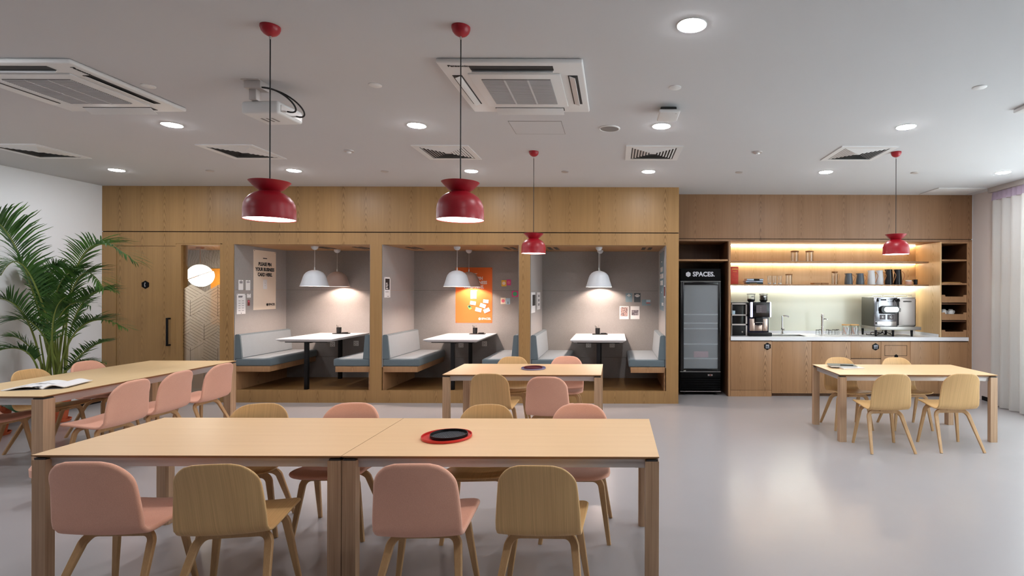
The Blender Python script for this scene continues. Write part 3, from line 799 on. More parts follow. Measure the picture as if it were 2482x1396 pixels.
patch(o, 'print', M['ink'], -w*.32, w*.15, h*.37, h*.40); patch(o, 'print', M['ink'], -w*.32, w*.12, h*.32, h*.35)
for k in range(5):
    for s_ in (-1, 1): patch(o, 'print', M['greyink'], s_*w*.2-w*.11, s_*w*.2+w*.11, h*(.14-.12*k), h*(.165-.12*k))
pins(o, [(-w*.44, h*.46), (w*.44, h*.46), (0, -h*.46)])
o, w, h = pinned('business_card', 'blank white card pinned beside the larger text sheet', 'card', 'L', xl[0], 598.6, 608, 712, 721.5, M['paper']); pins(o, [(0, h*.4)])
o, w, h = pinned('sticker', 'small dark red figure sticker under the blank card in the left booth', 'sticker', 'L', xl[0], 600, 605.5, 727, 741, M['brownred']); patch(o, 'picture', M['rose'], -w*.25, w*.25, h*.1, h*.4)
o, w, h = pinned('flyer', 'narrow flyer with a black upper half on the left wall of the middle booth', 'flyer', 'L', xl[1], 931.5, 946, 671.5, 721, M['paper'])
patch(o, 'picture', M['ink'], -w*.36, w*.36, -h*.12, h*.42); [patch(o, 'print', M['whiteink'], -w*.26, w*(.0+.08*(k % 2)), h*(.17-.085*k), h*(.215-.085*k), .0028) for k in range(4)]
patch(o, 'print', M['greyink'], -w*.34, w*.2, -h*.24, -h*.21); patch(o, 'print', M['ink'], -w*.02, w*.25, -h*.45, -h*.43); pins(o, [(-w*.42, h*.47), (w*.42, h*.47)])
o, w, h = pinned('poster', 'orange poster with white lettering behind the pendants of the middle booth', 'poster', 'B', YP, 1104.5, 1193, 648, 782.5, M['orangepaper'], curl=.012)
op = o
s = w*.115
textlines(o, ['PLEASE PIN', 'YOUR BUSINESS', 'CARD HERE.'], s, h*.5-w*.30, s*1.02, M['whiteink']); patch(o, 'rule', M['whiteink'], -w*.09, w*.09, h*.5-w*.175, h*.5-w*.16); patch(o, 'rule', M['whiteink'], -w*.09, w*.09, h*.5-w*.64, h*.5-w*.625)
spaces_logo(o, w*.16, -h*.5+w*.11, w*.075, M['whiteink']); pins(o, [(-w*.48, h*.48), (w*.48, h*.48), (-w*.48, -h*.485), (w*.48, -h*.485)])
for x0, x1, y0, y1, rot, lab in ((1140.5, 1155, 706.5, 724, 0, 'upright white card pinned under the orange poster text'), (1139.5, 1153.5, 730, 739, -9, 'white card pinned left of the others on the orange poster'),
                            (1171, 1184, 726, 734.5, -6, 'highest white card at the right of the orange poster'), (1163, 1177.5, 736, 745.5, -20, 'white card tilted down in the middle of the card group on the orange poster'),
                            (1152, 1167, 746, 755.5, -14, 'lowest white card in the middle of the orange poster'), (1172, 1187, 747.5, 757, 24, 'white card tilted upward near the right edge of the orange poster')):
    A, B = at(x0, y0, YP-.006), at(x1, y1, YP-.006)
    c_ = sheet('business_card', lab, 'card', BACK(((A.x+B.x)/2, YP-.0065, (A.z+B.z)/2)) @ Matrix.Rotation(math.radians(rot), 4, 'Z'), B.x-A.x, A.z-B.z, M['paper'], 'white cards on the orange poster')
    patch(c_, 'print', M['skyblue'], -.02, .02, -.008, -.002); pins(c_, [(0, (A.z-B.z)*.36)])
A = at(1138.5, 745, YP-.006)
o = sheet('sticker', 'green and blue scrap of sticker at the left of the orange poster', 'sticker', BACK((A.x, YP-.0065, A.z)) @ Matrix.Rotation(.5, 4, 'Z'), .045, .075, M['green']); patch(o, 'picture', M['ink'], -.01, .02, .0, .03); patch(o, 'picture', M['yellow'], -.022, .01, -.036, -.018)
for x0, x1, y0, y1, mat, lab, mk in ((1215.5, 1227.5, 679, 694, 'yellow', 'yellow postcard with a pale disc, right of the orange poster', 'creampaper'), (1227.8, 1238.5, 677.5, 691.5, 'magenta', 'magenta postcard with a pale disc beside the yellow one', 'rose'),
                                 (1240.5, 1256, 705, 719.5, 'magenta', 'magenta and green postcard at the right end of the middle booth wall', 'green'), (1213.5, 1225.5, 721.5, 737, 'creampaper', 'postcard with a pink flower right of the orange poster', 'rose'), (1225.8, 1236.5, 722.5, 737.5, 'skyblue', 'pale blue postcard with a blue cone beside the flower card', 'bluepaper')):
    o, w, h = pinned('postcard', lab, 'postcard', 'B', YP, x0, x1, y0, y1, M[mat], 'postcards on the middle booth wall')
    if mk == 'bluepaper': MB().prism([(-w*.2, -h*.4), (w*.2, -h*.4), (0, h*.1)], .0005, .003, 'z').build('picture', M[mk], o, flat=True)
    else: MB().lathe([(0, .003), (w*.34, .003), (w*.34, .0005)], n=20).build('picture', M[mk], o)
o, w, h = pinned('flyer', 'flyer with a dark picture on the left wall of the right booth', 'flyer', 'L', xl[2], 1287.5, 1297, 708.5, 758, M['paper'], curl=.02); patch(o, 'picture', M['ink'], -w*.2, w*.38, -h*.15, h*.38, .012)
o, w, h = pinned('flyer', 'narrow white flyer further back on the left wall of the right booth', 'flyer', 'L', xl[2], 1302, 1309.5, 708.5, 750, M['paper'])
for k in range(3): patch(o, 'picture', M['greyink'], -w*.25, w*.25, h*(.22-.25*k), h*(.36-.25*k))
o, w, h = pinned('poster', 'slate blue poster seen edge-on, on the right wall of the right booth', 'poster', 'R', BOOTH[2][1]-.0115, 1599.5, 1609, 611, 752, M['bluepaper'], curl=.03); card_poster(o, w, h, M['whiteink']); pins(o, [(-w*.46, h*.485), (w*.46, h*.485)])
o, w, h = pinned('flyer', 'small dark red flyer in front of the slate blue poster in the right booth', 'flyer', 'R', BOOTH[2][1]-.0115, 1609.4, 1612.5, 692, 722, M['paper']); patch(o, 'picture', M['brownred'], -w*.4, w*.4, -h*.35, h*.4)
o, w, h = pinned('postcard', 'grey-blue postcard with white lettering high on the right booth rear wall', 'postcard', 'B', YP, 1516.5, 1532.3, 710.5, 732, M['bluepaper'], 'cards on the right booth rear wall')
[patch(o, 'picture', M['whiteink'], -w*q_, w*q_, h*(.36-.085*k), h*(.405-.085*k), .0028) for k, q_ in enumerate((.08, .2, .3, .12))]
o, w, h = pinned('postcard', 'dark slate postcard with white lettering beside the grey-blue one', 'postcard', 'B', YP, 1537, 1552.5, 710.5, 732.5, M['darkpaper'], 'cards on the right booth rear wall')
[patch(o, 'picture', M['whiteink'], -w*q_, w*q_, h*(.32-.085*k), h*(.37-.085*k), .0028) for k, q_ in enumerate((.22, .40, .38, .2))]
o, w, h = pinned('postcard', 'landscape blue postcard with a red stripe, rightmost on the right booth rear wall', 'postcard', 'B', YP, 1556, 1577, 726, 740.5, M['bluepaper'], 'cards on the right booth rear wall')
patch(o, 'picture', M['skyblue'], 0, w*.48, h*.05, h*.46); patch(o, 'picture', M['bookred'], 0, w*.45, -h*.12, -h*.01)
o, w, h = pinned('photo_print', 'white-bordered photo print full of small coloured shapes', 'photo', 'B', YP, 1501.7, 1524, 742, 773.5, M['paper'], 'white-bordered photos in the right booth'); patch(o, 'picture', M['photo_a'], -w*.38, w*.38, -h*.28, h*.42)
o, w, h = pinned('photo_print', 'white-bordered photo print of a grey desk, beside the coloured one', 'photo', 'B', YP, 1528.3, 1550, 742, 773.5, M['paper'], 'white-bordered photos in the right booth'); patch(o, 'picture', M['photo_b'], -w*.38, w*.38, -h*.2, h*.2)
# hexagonal signs
def hexsign(x, y, z, r, label):
    t = thing('hexagonal_sign', label, 'sign', (x, y, z), 0, 'black hexagonal signs')
    MB().prism(HEXA(r), -.008, 0, 'y').build('plate', M['signblack'], t, flat=True); return t
p = at(352, 690, YB); t = hexsign(p.x, YB+.006, p.z, .058, 'black hexagonal telephone sign on the oak door')
b = MB(); pts = [(.018*math.cos(a)-.0+.012, -.0095, .03*math.sin(a)) for a in [PI*.62+PI*.76*i/10 for i in range(11)]]
b.tube(pts, [.009, .009, .006, .005, .005, .005, .005, .005, .006, .009, .009], 8); b.build('symbol', M['greyink'], t)
# ================================================================ kitchen
OK_ = M['oak_kitchen']
t = thing('fridge_housing', 'tall oak housing with one shelf around the black drinks fridge', 'cabinet', (0, 0, 0))
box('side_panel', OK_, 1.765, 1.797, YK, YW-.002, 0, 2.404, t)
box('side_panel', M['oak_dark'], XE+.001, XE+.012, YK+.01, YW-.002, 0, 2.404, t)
box('side_panel', M['oak_dark'], 1.753, 1.7645, YK+.012, YW-.002, 0, 2.404, t)  # dark facing over the divider, niche shade in its colour
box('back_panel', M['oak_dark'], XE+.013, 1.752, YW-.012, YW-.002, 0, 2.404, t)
box('shelf', OK_, XE+.013, 1.752, YK+.002, YW-.013, 2.098, 2.124, t)
# fridge
fx0, fx1, fy = xat(1649.5, 8.33), xat(1747, 8.33), 8.33
fz = lambda y: at(1698, y, fy).z
t = thing('drinks_fridge', 'tall black glass-door drinks fridge with a lettered header', 'fridge', ((fx0+fx1)/2, fy, 0))
fw = (fx1-fx0)/2
b = MB(); b.box(-fw, fw, .055, .55, .075, fz(651)); b.build('cabinet', M['black'], t)
hd = MB().box(-fw, fw, .0, .055, fz(681), fz(651), .006).build('header', M['headerblack'], t)
b = MB(); b.mesh(lettering('SPACES.', .098, .03, 'LEFT'), Matrix.Translation((-.135, 0, 0)))
b.prism([(-.205+u, v) for u, v in HEXA(.042)], -.0005, .0005, 'z')
o = b.build('logo', M['signgrey'], hd, flat=True); o.matrix_local = BACK((.01, -.001, fz(665)))
dr = MB(); z0, z1 = fz(900), fz(682.5)
gx0, gx1, gz0, gz1 = -fw+.055, fw-.04, fz(893.5), fz(690.5)
dr.box(-fw, gx0, 0, .05, z0, z1, .004).box(gx1, fw, 0, .05, z0, z1, .004).box(gx0, gx1, 0, .05, z0, gz0, .003).box(gx0, gx1, 0, .05, gz1, z1, .003)
dr = dr.build('door', M['blackgloss'], t)
MB().box(gx0-.004, gx1+.004, .012, .022, gz0-.004, gz1+.004).build('glass', M['fridgeglass'], dr)
MB().box(-fw+.05, -fw+.085, -.012, 0, fz(899.5), fz(897.5), .002).build('door_lock', M['steel'], dr)
MB().box(gx0-.03, gx1+.02, .06, .075, gz0-.03, gz1+.03).build('inner_lining', plain('fridge_lining', (84, 88, 92), .6), t)
for y in (762, 783, 796.5, 834, 869): MB().box(gx0, gx1, .024, .058, fz(y)-.012, fz(y)+.006).build('shelf', M['white'], t)
MB().box(gx0+.02, gx1-.02, .03, .045, gz1+.002, gz1+.008).build('interior_light', emit('fridge_light', (235, 240, 255), 7), t)
MB().box(-.10, .13, .026, .056, fz(867), fz(852), .01).build('packet', M['rose'], t)
lw = MB(); lw.box(-fw+.01, fw, .0, .05, fz(916), fz(902), .003); lw.build('control_panel', M['headerblack'], t)
cp = MB().box(fw-.20, fw-.125, -.004, 0, fz(911), fz(907), .001).build('display', M['grille'], t); MB().box(fw-.175, fw-.145, -.0055, -.0035, fz(910.5), fz(907.5)).build('digits', M['brownred'], cp)
b = MB(); b.box(-fw+.015, fw, .02, .06, fz(946), fz(916))
for k in range(5):
    y = 919+k*5.6; b.box(-fw+.02, fw, .0, .03, fz(y+2.2), fz(y), .002)
b.build('vent_grille', M['headerblack'], t)
b = MB().box(-fw, fw+.006, -.004, .06, fz(949.5), fz(947.5)).box(-fw-.003, fw+.003, -.003, .05, fz(901.6), fz(900.4)).box(-fw, fw, -.003, .02, fz(682.3), fz(681.2)); b.build('edge_trim', M['steel'], t)
for x in (-fw+.07, fw-.07):
    for y in (.07, .46):
        R = Matrix.Translation((x, y, .03)) @ Matrix.Rotation(PI/2, 4, 'Y')
        MB().lathe([(0, -.012), (.03, -.012), (.03, .012), (0, .012)], n=20, T=R).box(x-.018, x+.018, y-.02, y+.02, .055, .076).build('caster', M['black'], t)
# base cabinets
bx = [xat(p, YK) for p in (1772, 1871.3, 1967.7, 2062.5, 2135.9, 2207, 2276.8, 2346.8)]
bx[0] = 1.7985; ZT, ZB = .866, .05
bl = ['leftmost oak base cabinet, under the coffee machine, with its own plinth', 'oak base cabinet under the sink', 'oak base cabinet under the rear tap and small glasses',
      'oak base cabinet with a top drawer carrying the cutlery sign', 'oak base cabinet with a framed rectangular slot in its front', 'plain oak base cabinet right of the slotted front', 'rightmost oak base cabinet, under the shelf tower']
for k in range(7):
    xa, xb = bx[k], bx[k+1]; g = .002
    t = thing('base_cabinet', bl[k], 'cabinet', (xa, YK, 0), 0, 'oak base cabinets'); w = xb-xa
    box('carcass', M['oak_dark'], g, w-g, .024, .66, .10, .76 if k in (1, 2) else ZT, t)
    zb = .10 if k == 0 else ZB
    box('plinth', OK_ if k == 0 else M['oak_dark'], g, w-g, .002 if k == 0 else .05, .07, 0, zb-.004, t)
    if k == 3:
        zm = at(2100, 869, YK).z
        box('drawer', OK_, g, w-g, 0, .02, zm+.004, ZT-.012, t, .001); box('door', OK_, g, w-g, 0, .02, zb, zm-.008, t, .001)
    elif k == 4:
        d = box('door', OK_, g, w-g, 0, .02, zb, ZT-.012, t, .001)
        x0, x1, z0, z1 = xat(2145.5, YK)-xa, xat(2198, YK)-xa, at(2170, 861.5, YK).z, at(2170, 837.5, YK).z
        b = MB(); e = .006
        b.box(x0, x1, -.001, .002, z0-e, z0).box(x0, x1, -.001, .002, z1, z1+e).box(x0-e, x0, -.001, .002, z0-e, z1+e).box(x1, x1+e, -.001, .002, z0-e, z1+e)
        b.build('slot_edge', M['darkgap'], d)
    else: box('door', OK_, g, w-g, 0, .02, zb, ZT-.012, t, .001)
p = at(1860, 839.3, YK); t = hexsign(p.x, YK, p.z, .056, 'black hexagonal sign with a dishwasher symbol on the leftmost base cabinet')
b = MB(); e = -.0095
b.box(-.026, .026, e, -.008, -.03, -.026).box(-.026, .026, e, -.008, .024, .028).box(-.026, -.022, e, -.008, -.03, .028).box(.022, .026, e, -.008, -.03, .028).box(-.018, .006, e, -.008, .004, .016).box(.010, .018, e, -.008, -.002, .018).box(-.018, .018, e, -.008, -.016, -.010)
b.build('symbol', M['signgrey'], t)
p = at(2122, 840.5, YK); t = hexsign(p.x, YK, p.z, .056, 'black hexagonal sign with knife, fork and spoon on the drawer')
b = MB()
for x in (-.022, 0, .022): b.box(x-.0035, x+.0035, e, -.008, -.030, .012)
b.box(-.030, -.027, e, -.008, .008, .028).box(-.0235, -.0205, e, -.008, .008, .028).box(-.017, -.014, e, -.008, .008, .028).box(-.030, -.014, e, -.008, .006, .011).box(-.006, .004, e, -.008, .0, .030)
b.lathe([(.013, -.0008), (.013, .0008), (.008, .0008), (.008, -.0008)], n=18, T=Matrix.Translation((.022, -.009, .018)) @ Matrix.Rotation(PI/2, 4, 'X'))
b.build('symbol', M['signgrey'], t)
p = at(2172, 863.5, YK); hexsign(p.x, YK, p.z, .03, 'small black hexagonal sign just above the chair under the slotted front')
# worktop with sink cut-out
SX0, SX1, SY0, SY1 = 2.47, 3.02, 8.36, 8.70
WX0, WX1, WF = 1.7985, 5.478, 8.232
b = MB(); zt0, zt1 = .870, .926
b.box(WX0, SX0, WF, YW-.002, zt0, zt1).box(SX1, WX1, WF, YW-.002, zt0, zt1).box(SX0, SX1, WF, SY0, zt0, zt1).box(SX0, SX1, SY1, YW-.002, zt0, zt1)
wt = tag(b.build('worktop', M['quartz'], flat=True), 'long white stone worktop along the oak base cabinets', 'worktop')
MB().box(WX0, 5.040, YW-.022, YW-.0095, zt1, zt1+.045).box(5.029, 5.040, YK+.03, YW-.022, zt1, zt1+.045).build('upstand', M['quartz'], wt, flat=True)
b = MB(); b.box(SX0+.001, SX1-.001, SY0+.001, SY0+.006, .78, .924).box(SX0+.001, SX1-.001, SY1-.006, SY1-.001, .78, .924).box(SX0+.001, SX0+.006, SY0+.006, SY1-.006, .78, .924).box(SX1-.006, SX1-.001, SY0+.006, SY1-.006, .78, .924).box(SX0+.001, SX1-.001, SY0+.001, SY1-.001, .775, .78)
sk = tag(b.build('sink', M['steel']), 'stainless sink bowl sunk into the white worktop', 'sink'); MB().lathe([(0, .783), (.03, .783), (.034, .780)], ((SX0+SX1)/2, (SY0+SY1)/2, 0), 20).build('drain', M['chrome'], sk)
# faucet at the sink
q = at(1897, 812, 8.76)
t = thing('faucet', 'slim chrome faucet with a right-pointing spout behind the sink', 'tap', (q.x, 8.78, .9268))
MB().lathe([(0, 0), (.028, 0), (.028, .012), (.018, .02), (.018, .055), (.021, .06), (.021, .10), (.014, .105), (.013, .30), (0, .30)], n=20).build('body', M['chrome'], t)
MB().tube([(0, 0, .285), (.02, 0, .30), (.05, -.01, .30), (.09, -.02, .292), (.098, -.022, .278)], .013, 10).build('spout', M['chrome'], t)
MB().tube([(.015, 0, .08), (.035, -.01, .08)], .022, 14).build('lever', M['steel'], t)
q = at(1993, 812, 8.58)
t = thing('faucet', 'chrome column water tap with a short spout among the small glasses', 'tap', (q.x, 8.58, .9268))
MB().lathe([(0, 0), (.024, 0), (.024, .006), (.0185, .01), (.0185, .125), (.021, .128), (.021, .137), (.0185, .14), (.0185, .275), (.02, .30), (0, .30)], n=22).build('column', M['chrome'], t)
MB().lathe([(0, .30), (.021, .30), (.021, .312), (.019, .32), (.021, .33), (.016, .342), (0, .345)], n=20).build('dial', M['steel'], t)
MB().tube([(.01, 0, .255), (.04, -.02, .262), (.06, -.03, .255), (.068, -.032, .24)], .009, 10).build('spout', M['chrome'], t)
MB().box(-.06, .10, -.08, .03, 0, .003, .001).build('drip_plate', M['steel'], t)
# shelves with light strips
for zz, lab, mat, ext in ((2.094, 'upper oak wall shelf holding two glass jars', 'led_warm', 0), (1.722, 'lower oak wall shelf holding jugs, books and glasses', 'led_cool', 0)):
    s_ = tag(box('wall_shelf', OK_, 1.80, 5.043, 8.55, YW-.009, zz, zz+.022), lab, 'shelf', 'oak wall shelves')
    MB().box(1.82, 5.02, YW-.036, YW-.018, zz-.012, zz-.0005).build('light_strip', M[mat], s_)
t = tag(MB().box(1.82, 5.02, YW-.04, YW-.02, 2.385, 2.4).build('mounted_light_strip', M['led_warm']), 'warm light strip along the top of the kitchen niche', 'light strip')
# shelf tower
tx0, tx1 = 5.0445, 5.478; ty0, ty1 = YK+.002, YW-.004
t = thing('shelf_tower', 'narrow oak shelf tower with three pull-out trays at the worktop end', 'shelf unit', (tx0, ty0, .927)); w = tx1-tx0; d = ty1-ty0
zr = lambda y: at(2314, y, YK).z - .926
hgt = 2.402-.926
box('side_panel', M['oak_niche_lit'], 0, .022, 0, d, 0, hgt, t); box('side_panel', OK_, w-.014, w, 0, d, 0, hgt, t); box('back_panel', M['oak_dark'], .022, w-.014, d-.012, d, 0, hgt, t)
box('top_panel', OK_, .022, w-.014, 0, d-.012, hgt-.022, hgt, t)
box('side_shade', M['oak_dark'], .0222, .0262, .012, d-.012, 0, hgt-.023, t); box('side_shade', M['oak_dark'], w-.018, w-.0142, .012, d-.012, 0, hgt-.023, t)  # dark sheets with the compartment shade put into their colour
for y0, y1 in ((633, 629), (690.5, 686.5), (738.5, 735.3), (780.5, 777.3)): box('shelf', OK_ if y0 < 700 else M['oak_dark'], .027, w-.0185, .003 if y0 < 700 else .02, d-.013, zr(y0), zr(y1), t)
for y0, y1, nm in ((733.5, 715, ''), (776, 757.5, ''), (818.5, 800, '')):
    z0, z1 = max(.003, zr(y0)+.001), zr(y1)
    b = MB(); xa, xb = .028, w-.02
    n0, n1 = xa+.05, xb-.045; dip = .026
    b.prism([(xa, z0), (xb, z0), (xb, z1), (n1, z1), (n1-.006, z1-dip), (n0+.006, z1-dip), (n0, z1), (xa, z1)], .001, .016, 'y')
    dd = b.build('drawer', OK_, t, flat=True)
    MB().box(xa, xb, .016, d-.03, z0, z0+.01).box(xa, xa+.008, .016, d-.03, z0, z1-dip).box(xb-.008, xb, .016, d-.03, z0, z1-dip).build('tray_box', OK_, dd)
TWX = lambda px: xat(px, YK+.15)
def TZ(y): return zr(y)+.926
# things in the tower
for k in range(4): tag(MB().lathe([(0, 0), (.05, 0), (.085, .008), (.084, .011), (.05, .004), (0, .004)], (TWX(2305)+.03, YK+.16, TZ(733.5)+.012+.088-.0 + .0 + k*.0085 - .086), 32).build('plate', M['ceramic']), 'white plate in the small stack in the top pull-out tray', 'plate', 'stacked plates in the top tray')
tag(MB().box(5.10, 5.42, YK+.05, YK+.28, TZ(686.5)+.0025, TZ(686.5)+.0105, .003).build('serving_board', M['bamboo']), 'larger thin wooden board lying on the tower shelf, lower of two', 'board')
tag(MB().box(5.13, 5.40, YK+.06, YK+.26, TZ(686.5)+.0115, TZ(686.5)+.0205, .003).build('serving_board', M['bamboo']), 'smaller thin wooden board lying on top of the other on the tower shelf', 'board')
cz = TZ(776)+.0135
CK = 1.22
for k, (dx, dy, dz) in enumerate(((0, .05, 0), (.112, .05, 0), (.224, .055, 0), (.056, .17, 0), (.168, .17, 0), (.0, .27, 0), (.224, .27, 0), (.050, .100, .0775), (.166, .102, .0775))):
    T = Matrix.Translation((5.139+dx*.97, YK+.045+dy, cz+dz)) @ Matrix.Rotation(math.radians(-62), 4, 'Z') @ Matrix.Diagonal((CK, CK, CK, 1))
    o = tag(MB().lathe([(0, .062), (.02, .062), (.024, .058), (.036, .035), (.040, .0), (.037, 0), (.033, .034), (.02, .056), (0, .057)], n=24, T=T).build('cup', M['ceramic']), 'white cup turned upside down in the middle pull-out tray', 'cup', 'white cups in the middle tray')
    MB().tube([T @ Vector(v) for v in ((.033, 0, .045), (.046, 0, .042), (.051, 0, .028), (.046, 0, .014), (.037, 0, .012))], .004, 8).build('handle', M['ceramic'], o)
# ---------------------------------------------------------------- shelf goods
S1, S2, SY = 2.116, 1.744, 8.68
def glass_jar(x, z, r, h, label, lid='cork', y=SY, fill=None, group=None):
    t = thing('glass_jar', label, 'jar', (x, y, z), 0, group)
    MB().lathe([(0, 0), (r, 0), (r, h), (r-.004, h), (r-.004, .006), (0, .006)], n=32).build('jar_body', M['clear'], t)
    MB().lathe([(0, h+.001), (r+.003, h+.001), (r+.003, h+.016), (r-.002, h+.019), (0, h+.019)], n=32).build('lid', M[lid], t)
    if fill: MB().lathe([(0, .008), (r-.006, .008), (r-.006, h*.85), (0, h*.85)], n=24).build('contents', M[fill], t)
    return t
for p, lab in ((1926, 'left'), (1962, 'right')): glass_jar(xat(p, SY), S1, .062, .155, lab + ' of the two wooden-lidded glass jars on the upper shelf', group='glass jars on the upper shelf')
x = xat(1772.5, SY)+.0; 
t = thing('book', 'red cookbook standing at the left end of the lower shelf', 'book', (1.852, SY, S2))
MB().box(0, .158, -.025, .02, 0, .285, .003).build('cover', M['bookred'], t)
MB().box(.003, .155, -.02, .015, .004, .287).build('pages', M['pages'], t)
b = MB(); b.mesh(lettering('CHINA', .03, .05), BACK((.102, -.0265, .245))); b.box(.07, .13, -.0262, -.025, .205, .21); b.build('lettering', M['bookgold'], t, flat=True)
z = S2
for k, (nm, x0, x1, h, mat, lab) in enumerate((('book', 1806, 1845.5, .028, 'bookgreen', 'dark green book at the bottom of the stack on the lower shelf'), ('book', 1804, 1845, .028, 'bookblue', 'pale grey book in the middle of the stack on the lower shelf'), ('book', 1807, 1846, .034, 'bookblue', 'pale blue book on top of the stack, with a dark cover block'))):
    xa, xb = xat(x0, SY), xat(x1, SY)
    t = thing('book', lab, 'book', (xa, SY, z), 0, 'stack of books on the lower shelf')
    MB().box(0, xb-xa, -.10, .10, 0, .004).box(0, xb-xa, -.10, .10, h-.005, h-.001).box(.0, xb-xa, -.10, -.096, 0, h-.001).build('cover', M[mat], t)
    MB().box(.004, xb-xa-.004, -.0955, .096, .004, h-.005).build('pages', M['pages'], t)
    if k == 2: MB().box(.11, .20, -.1012, -.0995, .004, h-.004).build('print', M['ink'], t)
    else: MB().box(.05, .17, -.1012, -.0995, h*.4, h*.55).build('print', M['bookgold' if k == 0 else 'brownred'], t)
    z += h
for p, lab in ((1865, 'left'), (1877, 'middle'), (1890, 'right')):
    t = thing('tumbler', lab + ' one of three clear tumblers beside the books on the lower shelf', 'glass', (xat(p, SY), SY, S2), 0, 'clear tumblers on the lower shelf')
    MB().lathe([(0, 0), (.03, 0), (.037, .14), (.034, .14), (.029, .025), (0, .025)], n=28).build('glass_body', M['clear'], t)
    MB().lathe([(0, .003), (.028, .003), (.0285, .022), (0, .022)], n=24).build('thick_base', M['ceramic'], t)
glass_jar(xat(1912, SY), S2, .053, .15, 'tall wooden-lidded glass jar right of the three tumblers')
for p, lab in ((1977, 'left'), (1995, 'right')):
    tag(MB().box(xat(p-8.7, SY), xat(p+8.7, SY), SY-.09, SY+.08, S2, S2+.027, .006).build('coaster_block', M['cork']), lab + ' of two thick wooden blocks lying on the lower shelf', 'board', 'wooden blocks on the lower shelf')
t = thing('glass_pitcher', 'clear glass pitcher with a wooden stopper on the lower shelf', 'pitcher', (xat(2023, SY), SY, S2))
MB().lathe([(0, 0), (.05, 0), (.05, .16), (.043, .19), (.04, .195), (.046, .16), (.046, .006), (0, .006)], n=30).build('glass_body', M['clear'], t)
MB().lathe([(0, .185), (.04, .185), (.047, .192), (.047, .212), (0, .214)], n=26).build('stopper', M['cork'], t)
MB().tube([(.048, 0, .165), (.075, 0, .16), (.085, 0, .12), (.07, 0, .07), (.05, 0, .055)], .006, 8).build('handle', M['clear'], t)
def jug(x, mat, h, r, label, group):
    t = thing('jug', label, 'jug', (x, SY, S2), math.radians(-42), group)
    MB().lathe([(0, 0), (r, 0), (r*1.0, h*.08), (r*.95, h*.45), (r*.80, h*.88), (r*.80, h), (r*.72, h), (r*.86, h*.45), (r*.9, .01), (0, .01)], n=36).build('jug_body', M[mat], t)
    MB().prism([(-r*.62, h*.99), (-r*1.02, h*1.0), (-r*.78, h*.86)], -.011, .011, 'y').build('spout', M[mat], t)
    MB().tube([(r*.7, 0, h*.86), (r*1.15, 0, h*.86), (r*1.55, 0, h*.68), (r*1.62, 0, h*.60), (r*1.45, 0, h*.45), (r*.98, 0, h*.12)], .0055, 8).build('handle', M['handle'], t)
for p, mat, h, r, lab, g in ((2057, 'jugblue', .182, .064, 'left of the two short slate-grey jugs', 'short grey jugs'), (2085, 'jugblue', .182, .064, 'right of the two short slate-grey jugs', 'short grey jugs'),
                          (2112, 'jugwhite', .232, .062, 'left of the two tall white jugs', 'tall white jugs'), (2132, 'jugwhite', .232, .060, 'right of the two tall white jugs', 'tall white jugs'),
                          (2154.5, 'jugblack', .248, .064, 'left of the two tall black jugs', 'tall black jugs'), (2176, 'jugblack', .248, .064, 'right of the two tall black jugs', 'tall black jugs')):
    jug(xat(p, SY), mat, h, r, lab + ' with a bent wooden handle on the lower shelf', g)
t = thing('sugar_bowl', 'small pale pink lidded bowl right of the black jugs', 'bowl', (xat(2202, SY), SY, S2))
MB().lathe([(0, 0), (.05, 0), (.052, .006), (.052, .055), (.048, .055), (.047, .006), (0, .006)], n=28).build('bowl_body', M['pinkcer'], t)
MB().lathe([(0, .056), (.05, .056), (.05, .068), (.04, .076), (0, .076)], n=28).build('lid', M['ceramic'], t)
t = thing('creamer', 'small black cup with a side handle at the right end of the lower shelf', 'cup', (xat(2219, SY), SY, S2))
MB().lathe([(0, 0), (.028, 0), (.033, .085), (.029, .085), (.025, .006), (0, .006)], n=26).build('cup_body', M['jugblack'], t)
MB().tube([(-.03, 0, .075), (-.05, 0, .078), (-.06, 0, .07), (-.034, 0, .055)], .005, 8).build('handle', M['jugblack'], t)
# ---------------------------------------------------------------- worktop goods
WZ = .9268
def cabinetbox(t, x0, x1, y0, y1, z0, z1, name, mat, bev=.003): return MB().box(x0, x1, y0, y1, z0, z1, bev).build(name, mat, t)
MY = 8.42
x0, x1 = xat(1773.5, MY), xat(1811.3, MY); x0 = max(x0, 1.812)
zz = lambda y, Y=MY: at(1800, y, Y).z - WZ
t = thing('display_cooler', 'small glass-fronted cooler with aluminium edges left of the coffee machine', 'cooler', (x0, MY, WZ)); w = x1-x0
cabinetbox(t, 0, w, .05, .38, .004, zz(737), 'casing', M['blackgloss'])
f = MB(); f.box(w-.022, w, 0, .05, 0, zz(735)).box(0, .008, 0, .05, 0, zz(735)).box(0, w, 0, .05, zz(738), zz(734.5)).box(0, w, .0, .05, zz(765), zz(762)).box(0, w, .0, .05, zz(788.5), zz(785)); f.build('frame', M['alu'], t)
cabinetbox(t, .008, w-.022, .012, .05, .004, zz(789), 'lower_panel', M['black'], .002)
MB().box(.008, w-.022, .012, .016, zz(785), zz(738)).build('glass_front', M['clear'], t)
MB().lathe([(0, -.006), (.012, -.006), (.012, .006), (0, .006)], n=18, T=Matrix.Translation((w-.075, .008, .06)) @ Matrix.Rotation(PI/2, 4, 'X')).build('lock', M['steel'], t)
cabinetbox(t, 0, w, .0, .38, zz(734.2), zz(732.5), 'top_cover', M['black'], .001)
MB().lathe([(0, 0), (.03, 0), (.034, .055), (.02, .06), (0, .06)], (.03, .032, zz(762)), 18).build('milk_can', M['skyblue'], t)
x0, x1 = xat(1815.5, 8.36), xat(1869.5, 8.36)
zz = lambda y: at(1840, y, 8.36).z - WZ
t = thing('coffee_machine', 'black fully automatic coffee machine with a touchscreen and two bean hoppers', 'coffee machine', (x0, 8.36, WZ)); w = x1-x0
